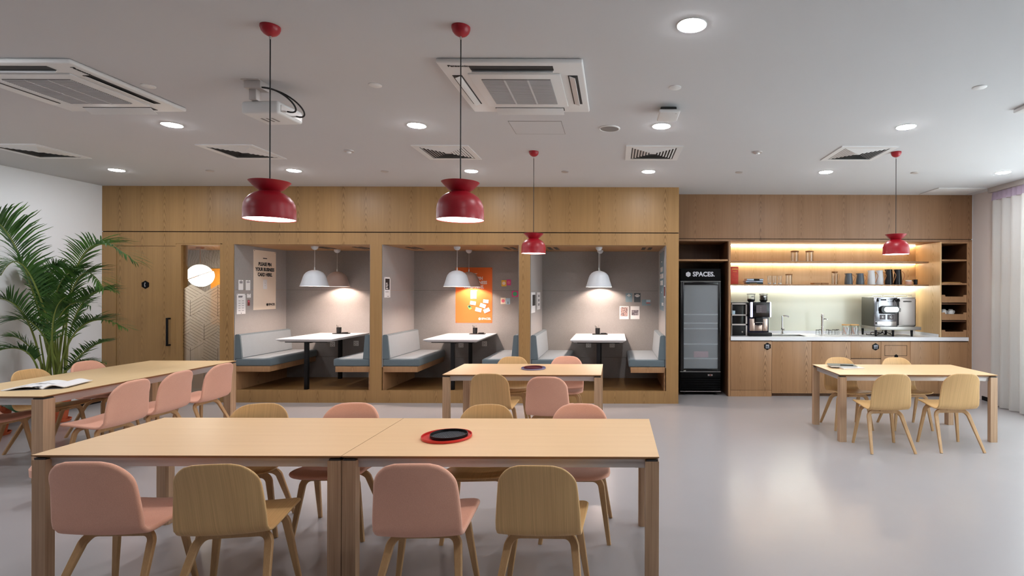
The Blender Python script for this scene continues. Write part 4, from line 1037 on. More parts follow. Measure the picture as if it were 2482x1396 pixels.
cabinetbox(t, 0, w-.02, .06, .46, .02, zz(733), 'casing', M['navy'], .008)
cabinetbox(t, -.002, w+.0, 0, .06, zz(769), zz(731.5), 'front_head', M['blackgloss'], .012)
MB().box(.115, .278, -.003, .002, zz(758), zz(739.5)).build('touchscreen', M['screen'], t)
b = MB()
for k in range(3): b.box(.175, .195, -.0045, -.0025, zz(745+k*4.6), zz(744+k*4.6))
b.build('screen_icon', M['greyink'], t)
for xa, xb in ((.024, .056), (w-.02, w-.003)): MB().box(xa, xb, -.006, .01, zz(768.5), zz(732.5), .004).build('light_bar', M['led_panel'], t)
cabinetbox(t, .024, .104, .045, .062, .075, zz(773), 'side_cover', M['copper'], .002); cabinetbox(t, w-.122, w-.045, .045, .062, .075, zz(773), 'side_cover', M['copper'], .002)
cabinetbox(t, .110, w-.128, .055, .064, .075, zz(788), 'splash_plate', M['copper'], .001)
cabinetbox(t, .112, w-.126, .0, .06, zz(783), zz(770), 'dispenser', M['black'], .008)
MB().box(.105, w-.1, -.002, .012, zz(782.4), zz(781.2)).build('bar', M['steel'], t)
for k in range(4): MB().tube([(.13+.02*k, .02, zz(783)), (.13+.02*k, .02, zz(790))], .005, 8).build('nozzle', M['black'], t)
MB().tube([(w-.115, .01, zz(775)), (w-.105, -.005, zz(780)), (w-.10, -.006, zz(795))], .005, 8).build('steam_pipe', M['steel'], t)
MB().box(-.004, w+.006, -.03, .07, .0, .055, .008).box(-.002, w-.02, .07, .46, .0, .03).build('drip_tray', M['black'], t)
for p, fill in ((1821, None), (1851, 'coffee')):
    xx = xat(p, 8.55)-x0; zb = zz(733)
    h = MB().lathe([(.038, zb), (.048, zb+.006), (.064, zb+.034), (.064, zb+.04), (0, zb+.04), (0, zb)], (xx, .2, 0), 28).build('hopper_base', M['black'], t)
    MB().lathe([(.063, zb+.04), (.065, zb+.125), (.062, zb+.125), (.060, zb+.042)], (xx, .2, 0), 28).build('hopper_wall', M['clear'], t)
    MB().lathe([(0, zb+.126), (.069, zb+.126), (.069, zb+.134), (0, zb+.138)], (xx, .2, 0), 28).build('hopper_lid', M['black'], t)
    MB().lathe([(0, zb+.041), (.057, zb+.041), (.058, zb+(.112 if fill else .055)), (0, zb+(.116 if fill else .06))], (xx, .2, 0), 24).build('beans', M['coffee'], t)
    MB().prism([(xx+.022*math.cos(a)+.005, zb+.09+.012*math.sin(a)) for a in [2*PI*k/16 for k in range(16)]], .132, .1335, 'y').build('badge', M['white'] if fill else M['greyink'], t)
# small glasses around the tap
gl = [(1981.5, 8.62), (1989.0, 8.70), (2006, 8.66), (2012, 8.56), (2021, 8.68), (2027, 8.62), (2030.5, 8.72)]
gpos = ['leftmost, before the tap column', 'just behind the tap column', 'first right of the tap column', 'nearest the worktop edge', 'third right of the tap', 'fourth right of the tap', 'rightmost of the group']
for k, (p, y) in enumerate(gl):
    t = thing('espresso_glass', 'small ribbed glass turned upside down beside the tap, ' + gpos[k], 'glass', (xat(p, y), y, WZ), 0, 'small upturned glasses by the tap')
    if k == 1: t.location.x += .0
    MB().lathe([(.032, 0), (.030, .03), (.026, .076), (0, .076), (0, .071), (.023, .071), (.027, .03), (.029, 0)], n=24).build('glass_body', M['clear'], t)
    MB().lathe([(0, .0765), (.026, .0765), (.027, .084), (0, .084)], n=20).build('dark_base', M['slotdark'], t)
for p, lab, fl in ((2051, 'left wooden-lidded glass jar of sugar sticks on the worktop', 'pages'), (2071.8, 'right wooden-lidded glass jar of sachets beside the espresso machine', 'pages')):
    t = glass_jar(xat(p, 8.6), WZ, .064, .155, lab, 'bamboo', 8.6, None, 'lidded glass jars on the worktop')
    for k in range(14):
        a = k*2.4; rr = .045*math.sqrt((k+.5)/14)
        T = Matrix.Translation((rr*math.cos(a), rr*math.sin(a), .07)) @ Matrix.Rotation(.2*math.sin(k*3), 4, 'X') @ Matrix.Rotation(.25*math.cos(k*5), 4, 'Y')
        MB().box(-.007, .007, -.002, .002, -.055, .055, T=T).build('sachet', M['paper'] if k % 3 else M['pinkcer'], t)
# espresso machine
EY = 8.38
ex0, ex1 = xat(2118.5, EY), xat(2219.5, EY)
zz = lambda y: at(2160, y, EY).z - WZ
t = thing('espresso_machine', 'large chrome capsule espresso machine with a dark left flank on tall black feet', 'espresso machine', (ex0, EY, WZ)); w = ex1-ex0
zt_, zl0, zl1 = zz(720.5), zz(799.5), zz(791.5)
def ez(v): return zz(700+v*130/1396)                 # heights read from the close-up
def exx(u): return xat(2060+u*180/1933, EY)-ex0
cabinetbox(t, -.002, .012, .012, .42, zz(797), zt_, 'side_panel', M['olive'], .003)
cabinetbox(t, .012, w, .01, .42, zl1, zt_, 'casing', M['steel'], .003)
cabinetbox(t, 0, exx(1240), -.004, .012, zl1, zt_-.004, 'front_plate', plain('mirror_steel', (142, 142, 148), .16, 1., var=.02), .004)
d_ = cabinetbox(t, exx(1265), exx(1690), -.010, .012, ez(945), ez(262), 'door', plain('satin_steel', (176, 168, 164), .42, .8, var=.02), .004)
MB().mesh(lettering('NESPRESSO', .026, .05), BACK((exx(1485), -.0112, ez(330)))).build('lettering', M['ink'], d_, flat=True)
b = MB().box(exx(1243), exx(1264), -.003, .013, ez(960), ez(260)).box(exx(1690), exx(1712), -.003, .013, ez(960), ez(262)); b.build('door_gap', M['black'], t)
MB().tube([(exx(1300), -.014, ez(500)), (exx(1300), -.024, ez(520)), (exx(1300), -.024, ez(585)), (exx(1300), -.014, ez(600))], .004, 8).build('door_handle', M['chrome'], d_)
MB().box(-.012, w+.055, -.06, .42, zl0, zl1, .003).build('base_tray', plain('tray_steel', (168, 164, 160), .35, .9, var=.02), t)
MB().box(exx(645), exx(740), -.063, -.058, zz(799), zz(792.5)).build('base_badge', M['tan'], t)
pill = lambda rx, rz, cx, cz: [(cx+sx*(rx-rz)+rz*math.cos(a), cz+rz*math.sin(a)) for sx, a0 in ((1, -PI/2), (-1, PI/2)) for a in [a0+PI*k/12 for k in range(13)]]
cx, cz = (exx(760)+exx(1235))/2, (ez(440)+ez(630))/2
MB().prism(pill((exx(1235)-exx(760))/2, (ez(440)-ez(630))/2, cx, cz), -.075, -.004, 'y').build('brew_head', M['blackgloss'], t)
ph = MB().prism(pill((exx(1210)-exx(830))/2, (ez(465)-ez(595))/2, (exx(1210)+exx(830))/2, cz), -.079, -.073, 'y').build('brew_panel', M['chrome'], t)
b = MB()
for u in (870, 918, 965, 1075, 1120, 1165): b.lathe([(0, -.002), (.0055, -.002), (.0055, .001), (0, .001)], n=12, T=Matrix.Translation((exx(u), -.080, ez(532))) @ Matrix.Rotation(PI/2, 4, 'X'))
b.build('button', M['black'], ph)
b = MB()
for u in (995, 1042, 1088, 1132):
    for v in (280, 332): b.lathe([(0, -.002), (.0055, -.002), (.0055, .001), (0, .001)], n=12, T=Matrix.Translation((exx(u), -.0055, ez(v))) @ Matrix.Rotation(PI/2, 4, 'X'))
b.build('button', M['black'], t)
MB().box(exx(800), exx(945), -.006, -.003, ez(303), ez(270)).build('display', M['black'], t)
MB().box(exx(770), exx(1130), -.06, -.004, ez(650), ez(598), .004).build('spout_block', M['black'], t)
for u in (915, 1110): MB().tube([(exx(u), -.045, ez(598)), (exx(u), -.045, ez(655))], .007, 10).build('spout', M['chrome'], t)
for a_, c_ in ((775, 920), (980, 1130)): MB().box(exx(a_), exx(c_), -.012, -.003, ez(800), ez(672), .003).build('cup_window', M['screen'], t)
MB().mesh(lettering('E', .05, .04), BACK((exx(848), -.0135, ez(735)))).mesh(lettering('C', .05, .04), BACK((exx(1062), -.0135, ez(735)))).build('letter', M['white'], t, flat=True)
MB().box(exx(650), exx(1200), -.014, -.003, ez(965), ez(850), .003).build('drip_drawer', M['chrome'], t)
for u, u2 in ((712, 712), (1165, 1175), (1262, 1250)):
    MB().tube([(exx(u), -.012, ez(255)), (exx(u), -.03, ez(300)), (exx(u), -.03, ez(330))], .010, 10).build('steam_knob', M['black'], t)
    MB().tube([(exx(u), -.03, ez(330)), (exx(u2), -.038, ez(440)), (exx(u2), -.04, ez(585))], .004, 8).build('steam_wand', M['chrome'], t)
b = MB(); yr = .08
for xa, xb in ((.02-.0, .16), (.19, .36), (.38, .55), (.57, w-.02)):
    b.tube([(xa, yr, zt_), (xa, yr, zt_+.028), (xb, yr, zt_+.028), (xb, yr, zt_)], .0035, 6)
b.build('cup_rail', M['chrome'], t)
for u, y in ((-.02, .36), (.02, 0), (.30, .02), (.36, .36), (.585, 0)):
    MB().lathe([(.016, 0), (.020, .10), (0, .10), (0, 0)], (u+.01, y, 0), 18).lathe([], n=3).build('foot', M['black'], t) if False else MB().lathe([(0, 0), (.016, 0), (.021, zl0), (0, zl0)], (u+.01, y, 0), 18).build('foot', M['black'], t)
pts = [(.03+.30*i/24, .15+.05*math.sin(i*1.3), .018+.035*abs(math.sin(i*.55))) for i in range(25)]
MB().tube(pts, .006, 7).build('power_cable', M['rubber'], t); MB().tube([(.25, .2, .09), (.22, .2, .04), (.14, .18, .012), (-.04, .16, .012), (-.05, .14, .03)], .006, 7).build('power_cable', M['rubber'], t)
# ================================================================ tables
def table(name, label, x0, x1, y0, y1, topm, lw=.075, ld=.066, rail=.05, group='oak dining tables'):
    L, W = x1-x0, y1-y0
    t = thing(name, label, 'table', ((x0+x1)/2, (y0+y1)/2, 0), 0, group)
    zt = .73; a, c = L/2, W/2
    b = MB(); e = .022
    A = [(-a, -c), (a, -c), (a, c), (-a, c)]; B = [(-a+e, -c+e), (a-e, -c+e), (a-e, c-e), (-a+e, c-e)]
    va = [b.bm.verts.new((x, y, zt)) for x, y in A]; vb = [b.bm.verts.new((x, y, zt-.006)) for x, y in A]; vc = [b.bm.verts.new((x, y, zt-.020)) for x, y in B]
    b.bm.faces.new(va); b.bm.faces.new(vc[::-1])
    for p, q in ((va, vb), (vb, vc)):
        for k in range(4): b.bm.faces.new((p[k], p[(k+1) % 4], q[(k+1) % 4], q[k]))
    for f in b.bm.faces: f.material_index = 0 if all(abs(v.co.z-zt) < 1e-6 for v in f.verts) else 1
    b.build('tabletop', [topm, M['tableedge_shaded']], t, flat=True)
    zr0, zr1 = zt-.020-rail, zt-.021
    i_ = .026
    def rail_(p0, p1):
        d = (Vector(p1)-Vector(p0)); n = Vector((-d.y, d.x, 0)).normalized()
        m = MB(); q = [(0, zr1), (.010, zr1-.016), (.010, zr0), (.034, zr0), (.034, zr1)]
        p0, p1 = Vector(p0), Vector(p1)
        A = [m.bm.verts.new(p0 + n*u + Vector((0, 0, v))) for u, v in q]; B = [m.bm.verts.new(p1 + n*u + Vector((0, 0, v))) for u, v in q]
        m.bm.faces.new(A); m.bm.faces.new(B[::-1])
        for k in range(len(q)):
            j = (k+1) % len(q); m.bm.faces.new((A[k], A[j], B[j], B[k]))
        m.build('rail', M['alu'], t, flat=True)
    rail_((-a+lw, -c+i_, 0), (a-lw, -c+i_, 0)); rail_((a-lw, c-i_, 0), (-a+lw, c-i_, 0))
    rail_((a-i_, -c+ld, 0), (a-i_, c-ld, 0)); rail_((-a+i_, c-ld, 0), (-a+i_, -c+ld, 0))
    for sx in (-1, 1):
        for sy in (-1, 1):
            xo, yo = sx*(a-.001), sy*(c-.003); xi, yi = sx*(a-lw), sy*(c-ld)
            ch = .013
            poly = [(xo, yo), (xi, yo), (xi, yi+sy*ch), (xi+sx*ch, yi), (xo, yi)]
            lg = MB().prism(poly, 0, zt-.028, 'z').build('leg', M['leg'], t, flat=True)
            m = MB(); m.prism([(xi, yi+sy*.022), (xi-sx*.055, yi+sy*.022), (xi-sx*.03, yi-sy*.0), (xi, yi-sy*.03)], zr0-.004, zr1-.012, 'z')
            m.build('corner_bracket', M['alu'], lg, flat=True)
            MB().box(min(xi, xo)+.006, max(xi, xo)-.006, min(yi, yo)+.006, max(yi, yo)-.006, zt-.0285, zt-.019).build('leg_shadow_gap', M['slotdark'], lg)  # dark block, the shade between leg and top put into its colour
    return t
XS = xat(828, 2.888)
xa0 = at(75, 1101, 2.888).x; xa1 = at(1598, 1107, 2.888).x
table('dining_table', 'long oak table nearest the camera, its left half beside the joint', xa0, XS-.0015, 2.888, 3.745, M['top_x'])
table('dining_table', 'oak table nearest the camera right of the joint, carrying the red tray', XS+.0015, xa1, 2.888, 3.745, M['top_x'])
table('dining_table', 'oak table in the middle of the room carrying the violet tray', -1.842, -.142, 5.69, 6.535, M['top_x'])
table('dining_table', 'oak table at the right in front of the kitchen, with notebooks on it', 2.44, 4.15, 5.76, 6.575, M['top_x'])
table('dining_table', 'big oak table in front of the palm with an open magazine on it', -5.89, -4.80, 4.47, 6.755, M['top_y'], .10, .10, .06)

# ================================================================ chairs
PROF = [(.275, .441), (.255, .446), (.20, .446), (.12, .438), (.04, .426), (-.03, .417), (-.070, .417), (-.098, .425), (-.117, .445), (-.130, .480), (-.146, .55), (-.166, .63), (-.188, .71), (-.207, .77), (-.217, .803)]
def shell_mesh(th, rnd, pad=0.):
    # resample the side profile evenly
    P = [Vector((0, y, z)) for y, z in PROF]
    for _ in range(2):
        Q = [P[0]]
        for i in range(len(P)-1):
            Q += [P[i]*.75+P[i+1]*.25, P[i]*.25+P[i+1]*.75]
        Q.append(P[-1]); P = Q
    d = [0]
    for p, q in zip(P, P[1:]): d.append(d[-1]+(q-p).length)
    S = d[-1]; N = 52; NJ = 20
    fr = [S*(.5-.5*math.cos(PI*k/N))*.45 + S*(k/N)*.55 for k in range(N+1)]
    def pos(s_):
        s_ = max(0, min(S, s_))
        for i in range(len(d)-1):
            if s_ <= d[i+1]+1e-9:
                f = (s_-d[i])/(d[i+1]-d[i]); return P[i].lerp(P[i+1], f)
        return P[-1].copy()
    Q = []
    for s_ in fr:
        p = pos(s_)
        back = max(0., min(1., (p.z-.47)/.2))
        w = .214 - .011*max(0, min(1, (s_/S-.15)/.25))
        if p.z > .5: w -= .030*((p.z-.5)/.31)**1.3
        wf = w
        for e, r, ry in ((s_, .085, .055), (S-s_, .092, .112)):
            if e < ry: w -= r*(1-math.sqrt(max(0, 1-(1-e/ry)**2)))
        row = []
        for j in range(NJ+1):
            t_ = -1+2*j/NJ; t2 = math.sin(t_*PI/2)*.6+t_*.4
            q = p.copy(); q.x = w*t2; t2 = q.x/wf
            q.y += .026*back*t2*t2                      # the back wraps forward
            if p.z < .46: q.z += .010*(1-back)*t2*t2
            if S-s_ < .12: q.z -= .014*t2*t2*(1-(S-s_)/.12)
            row.append(q)
        Q.append(row)
    def nrm(i, j):
        a = Q[min(N, i+1)][j]-Q[max(0, i-1)][j]; c = Q[i][min(NJ, j+1)]-Q[i][max(0, j-1)]
        return c.cross(a).normalized()
    h = th/2; bm = bmesh.new()
    Nn = [[nrm(i, j) for j in range(NJ+1)] for i in range(N+1)]
    A = [[bm.verts.new(Q[i][j]+Nn[i][j]*h) for j in range(NJ+1)] for i in range(N+1)]
    B = [[bm.verts.new(Q[i][j]-Nn[i][j]*h) for j in range(NJ+1)] for i in range(N+1)]
    for i in range(N):
        for j in range(NJ):
            bm.faces.new((A[i][j], A[i][j+1], A[i+1][j+1], A[i+1][j])); bm.faces.new((B[i][j], B[i+1][j], B[i+1][j+1], B[i][j+1]))
    loop = [(0, j) for j in range(NJ+1)] + [(i, NJ) for i in range(1, N+1)] + [(N, j) for j in range(NJ-1, -1, -1)] + [(i, 0) for i in range(N-1, 0, -1)]
    n = len(loop); rims = []
    for k, (i, j) in enumerate(loop):
        pa, pb = loop[k-2], loop[(k+2) % n]
        tg = (Q[pb[0]][pb[1]]-Q[pa[0]][pa[1]]).normalized(); nn = Nn[i][j]
        o = tg.cross(nn).normalized()
        ii = min(max(i, 3), N-3); inside = Q[ii][NJ//2]
        if o.dot(Q[i][j]-inside) < 0: o = -o
        rims.append([A[i][j]] + [bm.verts.new(Q[i][j]+nn*h*math.sin(f)+o*h*math.cos(f)) for f in (PI/4, 0, -PI/4)] + [B[i][j]])
    for k in range(n):
        a, c = rims[k], rims[(k+1) % n]
        for m in range(4): bm.faces.new((a[m], a[m+1], c[m+1], c[m]))
    bmesh.ops.recalc_face_normals(bm, faces=bm.faces)
    me = bpy.data.meshes.new('shell'); bm.to_mesh(me); bm.free(); return me
def leg_mesh(sx, front):
    y0 = .165 if front else .0; yf = .215 if front else -.195
    zt = .407 if front else .386; R = .060; cx = .112
    pts = [(0, y0, zt), (sx*.05, y0, zt), (sx*cx, y0, zt)]
    for k in range(1, 9):
        a = PI/2*(1-k/8*.84)
        pts.append((sx*(cx+R*math.cos(a)), y0 + ((yf-y0)*.14)*(k/8)**2, zt-R+R*math.sin(a)))
    last = Vector(pts[-1]); foot = Vector((sx*.222, yf, 0))
    for k in range(1, 9): pts.append(tuple(last.lerp(foot, k/8)))
    n = len(pts); secs = []
    for i in range(n):
        f = max(0, (i-10)/(n-11))
        wy = .0205 - .0075*f; wt = .0105 - .001*f
        ch = .004
        secs.append([(-wt+ch, -wy), (wt-ch, -wy), (wt, -wy+ch), (wt, wy-ch), (wt-ch, wy), (-wt+ch, wy), (-wt, wy-ch), (-wt, -wy+ch)])
    return pts, secs
def make_chair(kind):
    if kind == 'wood': nm, mat, th, rd = 'dining_chair', M['shell'], .012, .004
    else: nm, mat, th, rd = 'upholstered_chair', M['pink'], .026, .011
    t = thing(nm, '', 'chair')
    me = shell_mesh(th, rd)
    # seat and backrest are two panels of one bent shell
    bm = bmesh.new(); bm.from_mesh(me)
    for part in ('seat', 'backrest'):
        b2 = bm.copy()
        kill = [f for f in b2.faces if ((f.calc_center_median().y > -.095 and f.calc_center_median().z < .48) != (part == 'seat'))]
        bmesh.ops.delete(b2, geom=kill, context='FACES')
        m = bpy.data.meshes.new(part); b2.to_mesh(m); b2.free(); m.materials.append(mat)
        m.polygons.foreach_set('use_smooth', [True]*len(m.polygons)); m.set_sharp_from_angle(angle=math.radians(60))
        o = bpy.data.objects.new(part, m); COL.objects.link(o); o.parent = t
    bm.free()
    for front in (True, False):
        for sx in (-1, 1):
            p, s_ = leg_mesh(sx, front); MB().sweep(p, s_, up=(0, 1, 0)).build('leg', M['chairleg'], t, smooth=24)
    MB().box(-.05, .05, -.025, .19, .392, .412, .003).build('seat_mount', M['chairleg'], t)
    return t
PROTO = {k: [make_chair(k), False] for k in ('wood', 'pink')}
def chair(kind, x, y, deg, label, group):
    p = PROTO[kind]
    if not p[1]:
        p[1] = True; o = p[0]; o.location = (x, y, 0); o.rotation_euler = (0, 0, math.radians(deg)); tag(o, label, 'chair', group); return o
    return dup(p[0], (x, y, 0), math.radians(deg), label, group)
G = 'chairs at the long front table'
chair('pink', -2.53, 2.735, 2, 'pink upholstered chair at the lower left, nearest the camera at the left table end', G)
chair('wood', -1.935, 2.72, 9, 'oak plywood chair with its back to us between the two nearest pink chairs', G)
chair('pink', -.962, 2.72, 2, 'pink upholstered chair with its back to us right of the table joint', G)
chair('wood', -.366, 2.72, -1.5, 'oak plywood chair at the near right corner of the front table', G)
chair('wood', -2.50, 3.65, 196, 'oak plywood chair across the front table, leftmost of the far side', G)
chair('pink', -1.87, 3.645, 185, 'pink upholstered chair across the front table, left of the joint', G)
chair('wood', -.90, 3.635, 184, 'oak plywood chair across the front table behind the red tray', G)
chair('pink', -.25, 3.635, 179, 'pink upholstered chair across the front table at its right end', G)
G = 'chairs at the middle table'
chair('wood', -1.245, 5.49, -2, 'oak plywood chair with its back to us at the middle table', G)
chair('pink', -.64, 5.27, -3, 'pink upholstered chair with its back to us at the middle table', G)
chair('wood', -1.25, 6.425, 185, 'oak plywood chair on the booth side of the middle table', G)
chair('pink', -.595, 6.43, 180, 'pink upholstered chair on the booth side of the middle table', G)
G = 'chairs at the right table'
chair('wood', 2.80, 5.53, 1, 'oak chair on the near side of the right table, left one', G)
chair('wood', 3.52, 5.57, 1, 'oak chair on the near side of the right table, right one', G)
chair('wood', 2.80, 6.445, 182, 'oak chair on the kitchen side of the right table behind the notebooks', G)
chair('wood', 3.505, 6.445, 180, 'oak chair on the kitchen side of the right table, right one', G)
G = 'chairs at the left table'
chair('pink', -4.54, 4.815, 90, 'pink chair on the right side of the left table, nearest the camera', G)
chair('pink', -4.56, 5.345, 91, 'pink chair on the right side of the left table, middle one', G)
chair('pink', -4.54, 5.90, 90, 'pink chair on the right side of the left table, nearest the oak wall', G)
chair('wood', -5.815, 5.46, -90, 'oak plywood chair on the palm side of the left table', G)
chair('pink', -5.825, 6.06, -91, 'pink chair on the palm side of the left table beside the palm pot', G)
chair('pink', -5.775, 4.89, -89, 'pink chair at the far left edge of the picture, only its seat showing', G)
# low stool behind the front table's left leg
t = thing('stool', 'low pink upholstered stool mostly hidden behind the front table leg', 'stool', (-4.32, 4.12, 0))
MB().lathe([(0, .20), (.12, .20), (.142, .215), (.145, .27), (.13, .292), (.08, .30), (0, .302)], n=36).build('seat', M['pink'], t)
for k in range(4):
    a = PI/4+PI/2*k; MB().tube([(.08*math.cos(a), .08*math.sin(a), .20), (.115*math.cos(a), .115*math.sin(a), 0)], [.016, .012], 10).build('leg', M['chairleg'], t)

# ================================================================ things on the tables
def tray(name, label, x, y, z, r, h, mat, group=None, hole=True):
    t = thing(name, label, 'tray', (x, y, z), 0, group)
    MB().lathe([(0, 0), (r*.96, 0), (r, .004), (r, h), (r-.004, h), (r-.005, .005), (0, .005)], n=64).build('tray_body', mat, t)
    return t
q = at(1083, 1060, 3.26)
t = tray('round_tray', 'large round red tray on the front table', q.x, 3.26, .73, .150, .017, M['redtray'])
t2 = tray('round_tray', 'small round black mesh tray sitting in the red tray', q.x+.012, 3.265, .7355, .112, .019, M['black'])
b = MB()
for i in range(-9, 10):
    for j in range(-9, 10):
        x, y = i*.0112+(j % 2)*.0056, j*.0102
        if x*x+y*y < .098**2: b.box(x-.0026, x+.0026, y-.0026, y+.0026, .005, .0062)
b.build('perforation', M['meshgrey'], t2, flat=True)
q = at(1294, 893, 6.16)
t = tray('round_tray', 'round violet tray on the middle table', q.x, 6.13, .73, .14, .017, M['purpletray'])
t2 = tray('round_tray', 'small dark red tray sitting in the violet tray', q.x-.004, 6.135, .7355, .106, .019, M['darkred'])
# open magazine
t = thing('magazine', 'open magazine with a black and white photo on the left table', 'magazine', (-5.19, 4.955, .73), math.radians(17))
def page(x0, x1, hump, lift, name, mat):
    b = MB(); n = 14; top = []; bot = []
    for k in range(n+1):
        u = k/n; x = x0+(x1-x0)*u
        z = .004 + hump*math.sin(PI*min(1, u*1.05))*(1-u)**.5 + lift*u**3
        top.append((x, z+.004)); bot.append((x, max(0.0005, z-.003)))
    b.prism(top + bot[::-1], -.185, .185, 'y'); return b.build(name, mat, t, smooth=40)
page(0, -.29, .034, .0, 'left_page', M['photo_c']); page(0, .17, .040, .012, 'right_page', M['paper'])
MB().box(-.292, .14, -.187, .187, 0, .0012).build('cover', M['greyink'], t)
# notebooks
q = at(2050, 884, 6.25)
t = thing('notebook', 'flat white-paged booklet lying under the grey notebook on the right table', 'notebook', (2.76, 6.26, .73), math.radians(8))
MB().box(-.13, .13, -.10, .10, .001, .012).build('pages', M['pages'], t); MB().box(-.133, .133, -.103, .103, .012, .0135).box(-.133, .133, -.103, .103, 0, .001).build('cover', M['white'], t)
t = thing('notebook', 'grey-green notebook lying on top of the white booklet on the right table', 'notebook', (2.70, 6.32, .7437), math.radians(-10))
MB().box(-.145, .145, -.105, .105, .0015, .014).build('pages', M['paper'], t); MB().box(-.148, .148, -.108, .108, .014, .0165).box(-.148, .148, -.108, .108, 0, .0015).build('cover', M['notebook'], t)
t = tag(MB().tube([(2.66, 6.27, .7644), (2.80, 6.24, .7644)], .0042, 8).build('pen', M['black']), 'black pen lying on the grey-green notebook', 'pen')

# ================================================================ plants
def pot(t, r, h):
    MB().lathe([(0, 0), (r*.66, 0), (r*.92, h*.80), (r*.96, h*.80), (r, h*.82), (r, h), (r*.92, h), (r*.88, h*.86), (0, h*.86)], n=40).build('pot', M['terracotta'], t)
    MB().lathe([(0, h*.87), (r*.88, h*.87), (0, h*.89)], n=30).build('soil', M['soil'], t)
    MB().lathe([(0, .001), (r*.85, .001), (r*.92, .03), (r*.88, .03), (r*.8, .006), (0, .006)], n=36).build('saucer', M['terracotta'], t)
PXX, PYY = -6.90, 6.55
t = thing('palm', 'tall areca palm in a terracotta pot in the left corner', 'plant', (PXX, PYY, 0))
pot(t, .175, .40)
rng = random.Random(5)
def frond(base, ctrl, tip, leaf, nleaf, seed, bare=.30, droop=.5):
    r = random.Random(seed)
    b = MB(); c_ = (ctrl - base*.16 - tip*.36)/.48        # the rachis passes through ctrl
    def P(u): return base*(1-u)**2 + c_*2*u*(1-u) + tip*u*u
    pts = [P(k/24) for k in range(25)]
    b.tube(pts, [.011*(1-.85*k/24)+.0012 for k in range(25)], 6)
    nst = len(b.bm.faces)
    for f in b.bm.faces: f.material_index = 0
    for k in range(nleaf):
        u = bare + (1-bare)*(k+.5)/nleaf
        p = P(u); tg = (P(min(1, u+.01))-P(u-.01)).normalized()
        side = tg.cross(Vector((0, 0, 1)))
        if side.length < .05: side = Vector((1, 0, 0))
        side.normalize(); upv = side.cross(tg).normalized()
        v = (u-bare)/(1-bare)
        L = leaf*(.35+1.0*math.sin(PI*(.12+.80*v))**.8)*r.uniform(.85, 1.1)*.8
        for sgn in (-1, 1):
            L_ = L
            d = (side*sgn*r.uniform(.65, .85) + tg*(.75+.5*v) + upv*r.uniform(.30, .75)).normalized()
            w = .0076*r.uniform(.8, 1.2)
            while (p + d*L_).x + PXX < XL+.03 and L_ > .04: L_ *= .85
            n = 5; prev = None
            wd = d.cross(upv).normalized()
            for i in range(n+1):
                q = i/n
                c = p + d*L_*q + Vector((0, 0, -1))*L_*droop*q*q*r.uniform(.85, 1.1)
                ww = w*(1-q)**.55*(.55+.9*min(1, q*4)) if i < n else .0006
                cur = (b.bm.verts.new(c-wd*ww), b.bm.verts.new(c+wd*ww+Vector((0, 0, ww*.5))))
                if prev: b.bm.faces.new((prev[0], prev[1], cur[1], cur[0])).material_index = 1
                prev = cur
    bm = b.bm
    for v in bm.verts:
        if v.co.x + PXX < XL+.012: v.co.x = XL+.012-PXX
    me = bpy.data.meshes.new('frond'); bm.to_mesh(me); bm.free()
    me.materials.append(M['stem']); me.materials.append(M['palmleaf'])
    me.polygons.foreach_set('use_smooth', [True]*len(me.polygons))
    o = bpy.data.objects.new('frond', me); COL.objects.link(o); o.parent = t; return o
O = Vector((PXX, PYY, 0))
def W(px, py, dy): return at(px, py, PYY+dy) - O
# (control pixel, tip pixel, depth offsets, leaf length, pairs)
FR = [((38, 600), (-32, 530), -.40, -.75, .50, 42), ((212, 606), (328, 636), -.05, -.2, .36, 40), ((62, 650), (2, 668), -.4, -.6, .30, 28), ((46, 748), (-34, 728), -.35, -.65, .34, 32),
      ((205, 728), (285, 708), -.1, -.2, .26, 30), ((212, 782), (308, 798), -.1, -.25, .26, 36), ((206, 852), (264, 826), -.1, -.2, .20, 22), ((192, 672), (252, 700), -.2, -.4, .32, 30),
      ((55, 848), (-24, 858), -.3, -.55, .22, 28), ((66, 835), (24, 816), -.1, -.2, .18, 22), ((190, 880), (258, 880), -.15, -.25, .14, 24), ((118, 690), (150, 648), .1, .15, .30, 36),
      ((140, 700), (196, 655), -.15, -.3, .32, 36), ((98, 720), (74, 655), .05, .1, .30, 34), ((155, 752), (220, 742), -.25, -.4, .28, 28), ((88, 792), (34, 776), -.25, -.4, .28, 28), ((112, 690), (52, 690), .1, .15, .30, 26), ((130, 770), (160, 720), -.3, -.4, .28, 24)]
for k, (c, tp, d0, d1, lf, n) in enumerate(FR):
    base = Vector((rng.uniform(-.10, .10), rng.uniform(-.09, .09), .34))
    ct = W(c[0], c[1], d0); tip = W(tp[0], tp[1], d1)
    if tip.x + PXX < XL+.05: tip.x = XL+.05-PXX
    if ct.x + PXX < XL+.1: ct.x = XL+.1-PXX
    frond(base, ct, tip, lf, int(n*1.2), 40+k, bare=.36, droop=.30)
for k in range(9):
    a = k*2.4; q = Vector((.10*math.cos(a)*math.sqrt(k/9), .10*math.sin(a)*math.sqrt(k/9), .33))
    MB().tube([q, q+Vector((.02*math.cos(a*2), .02, .35)), q+Vector((.05*math.cos(a), .03*math.sin(a), .75))], [.010, .009, .006], 8).build('cane', M['stem'], t)
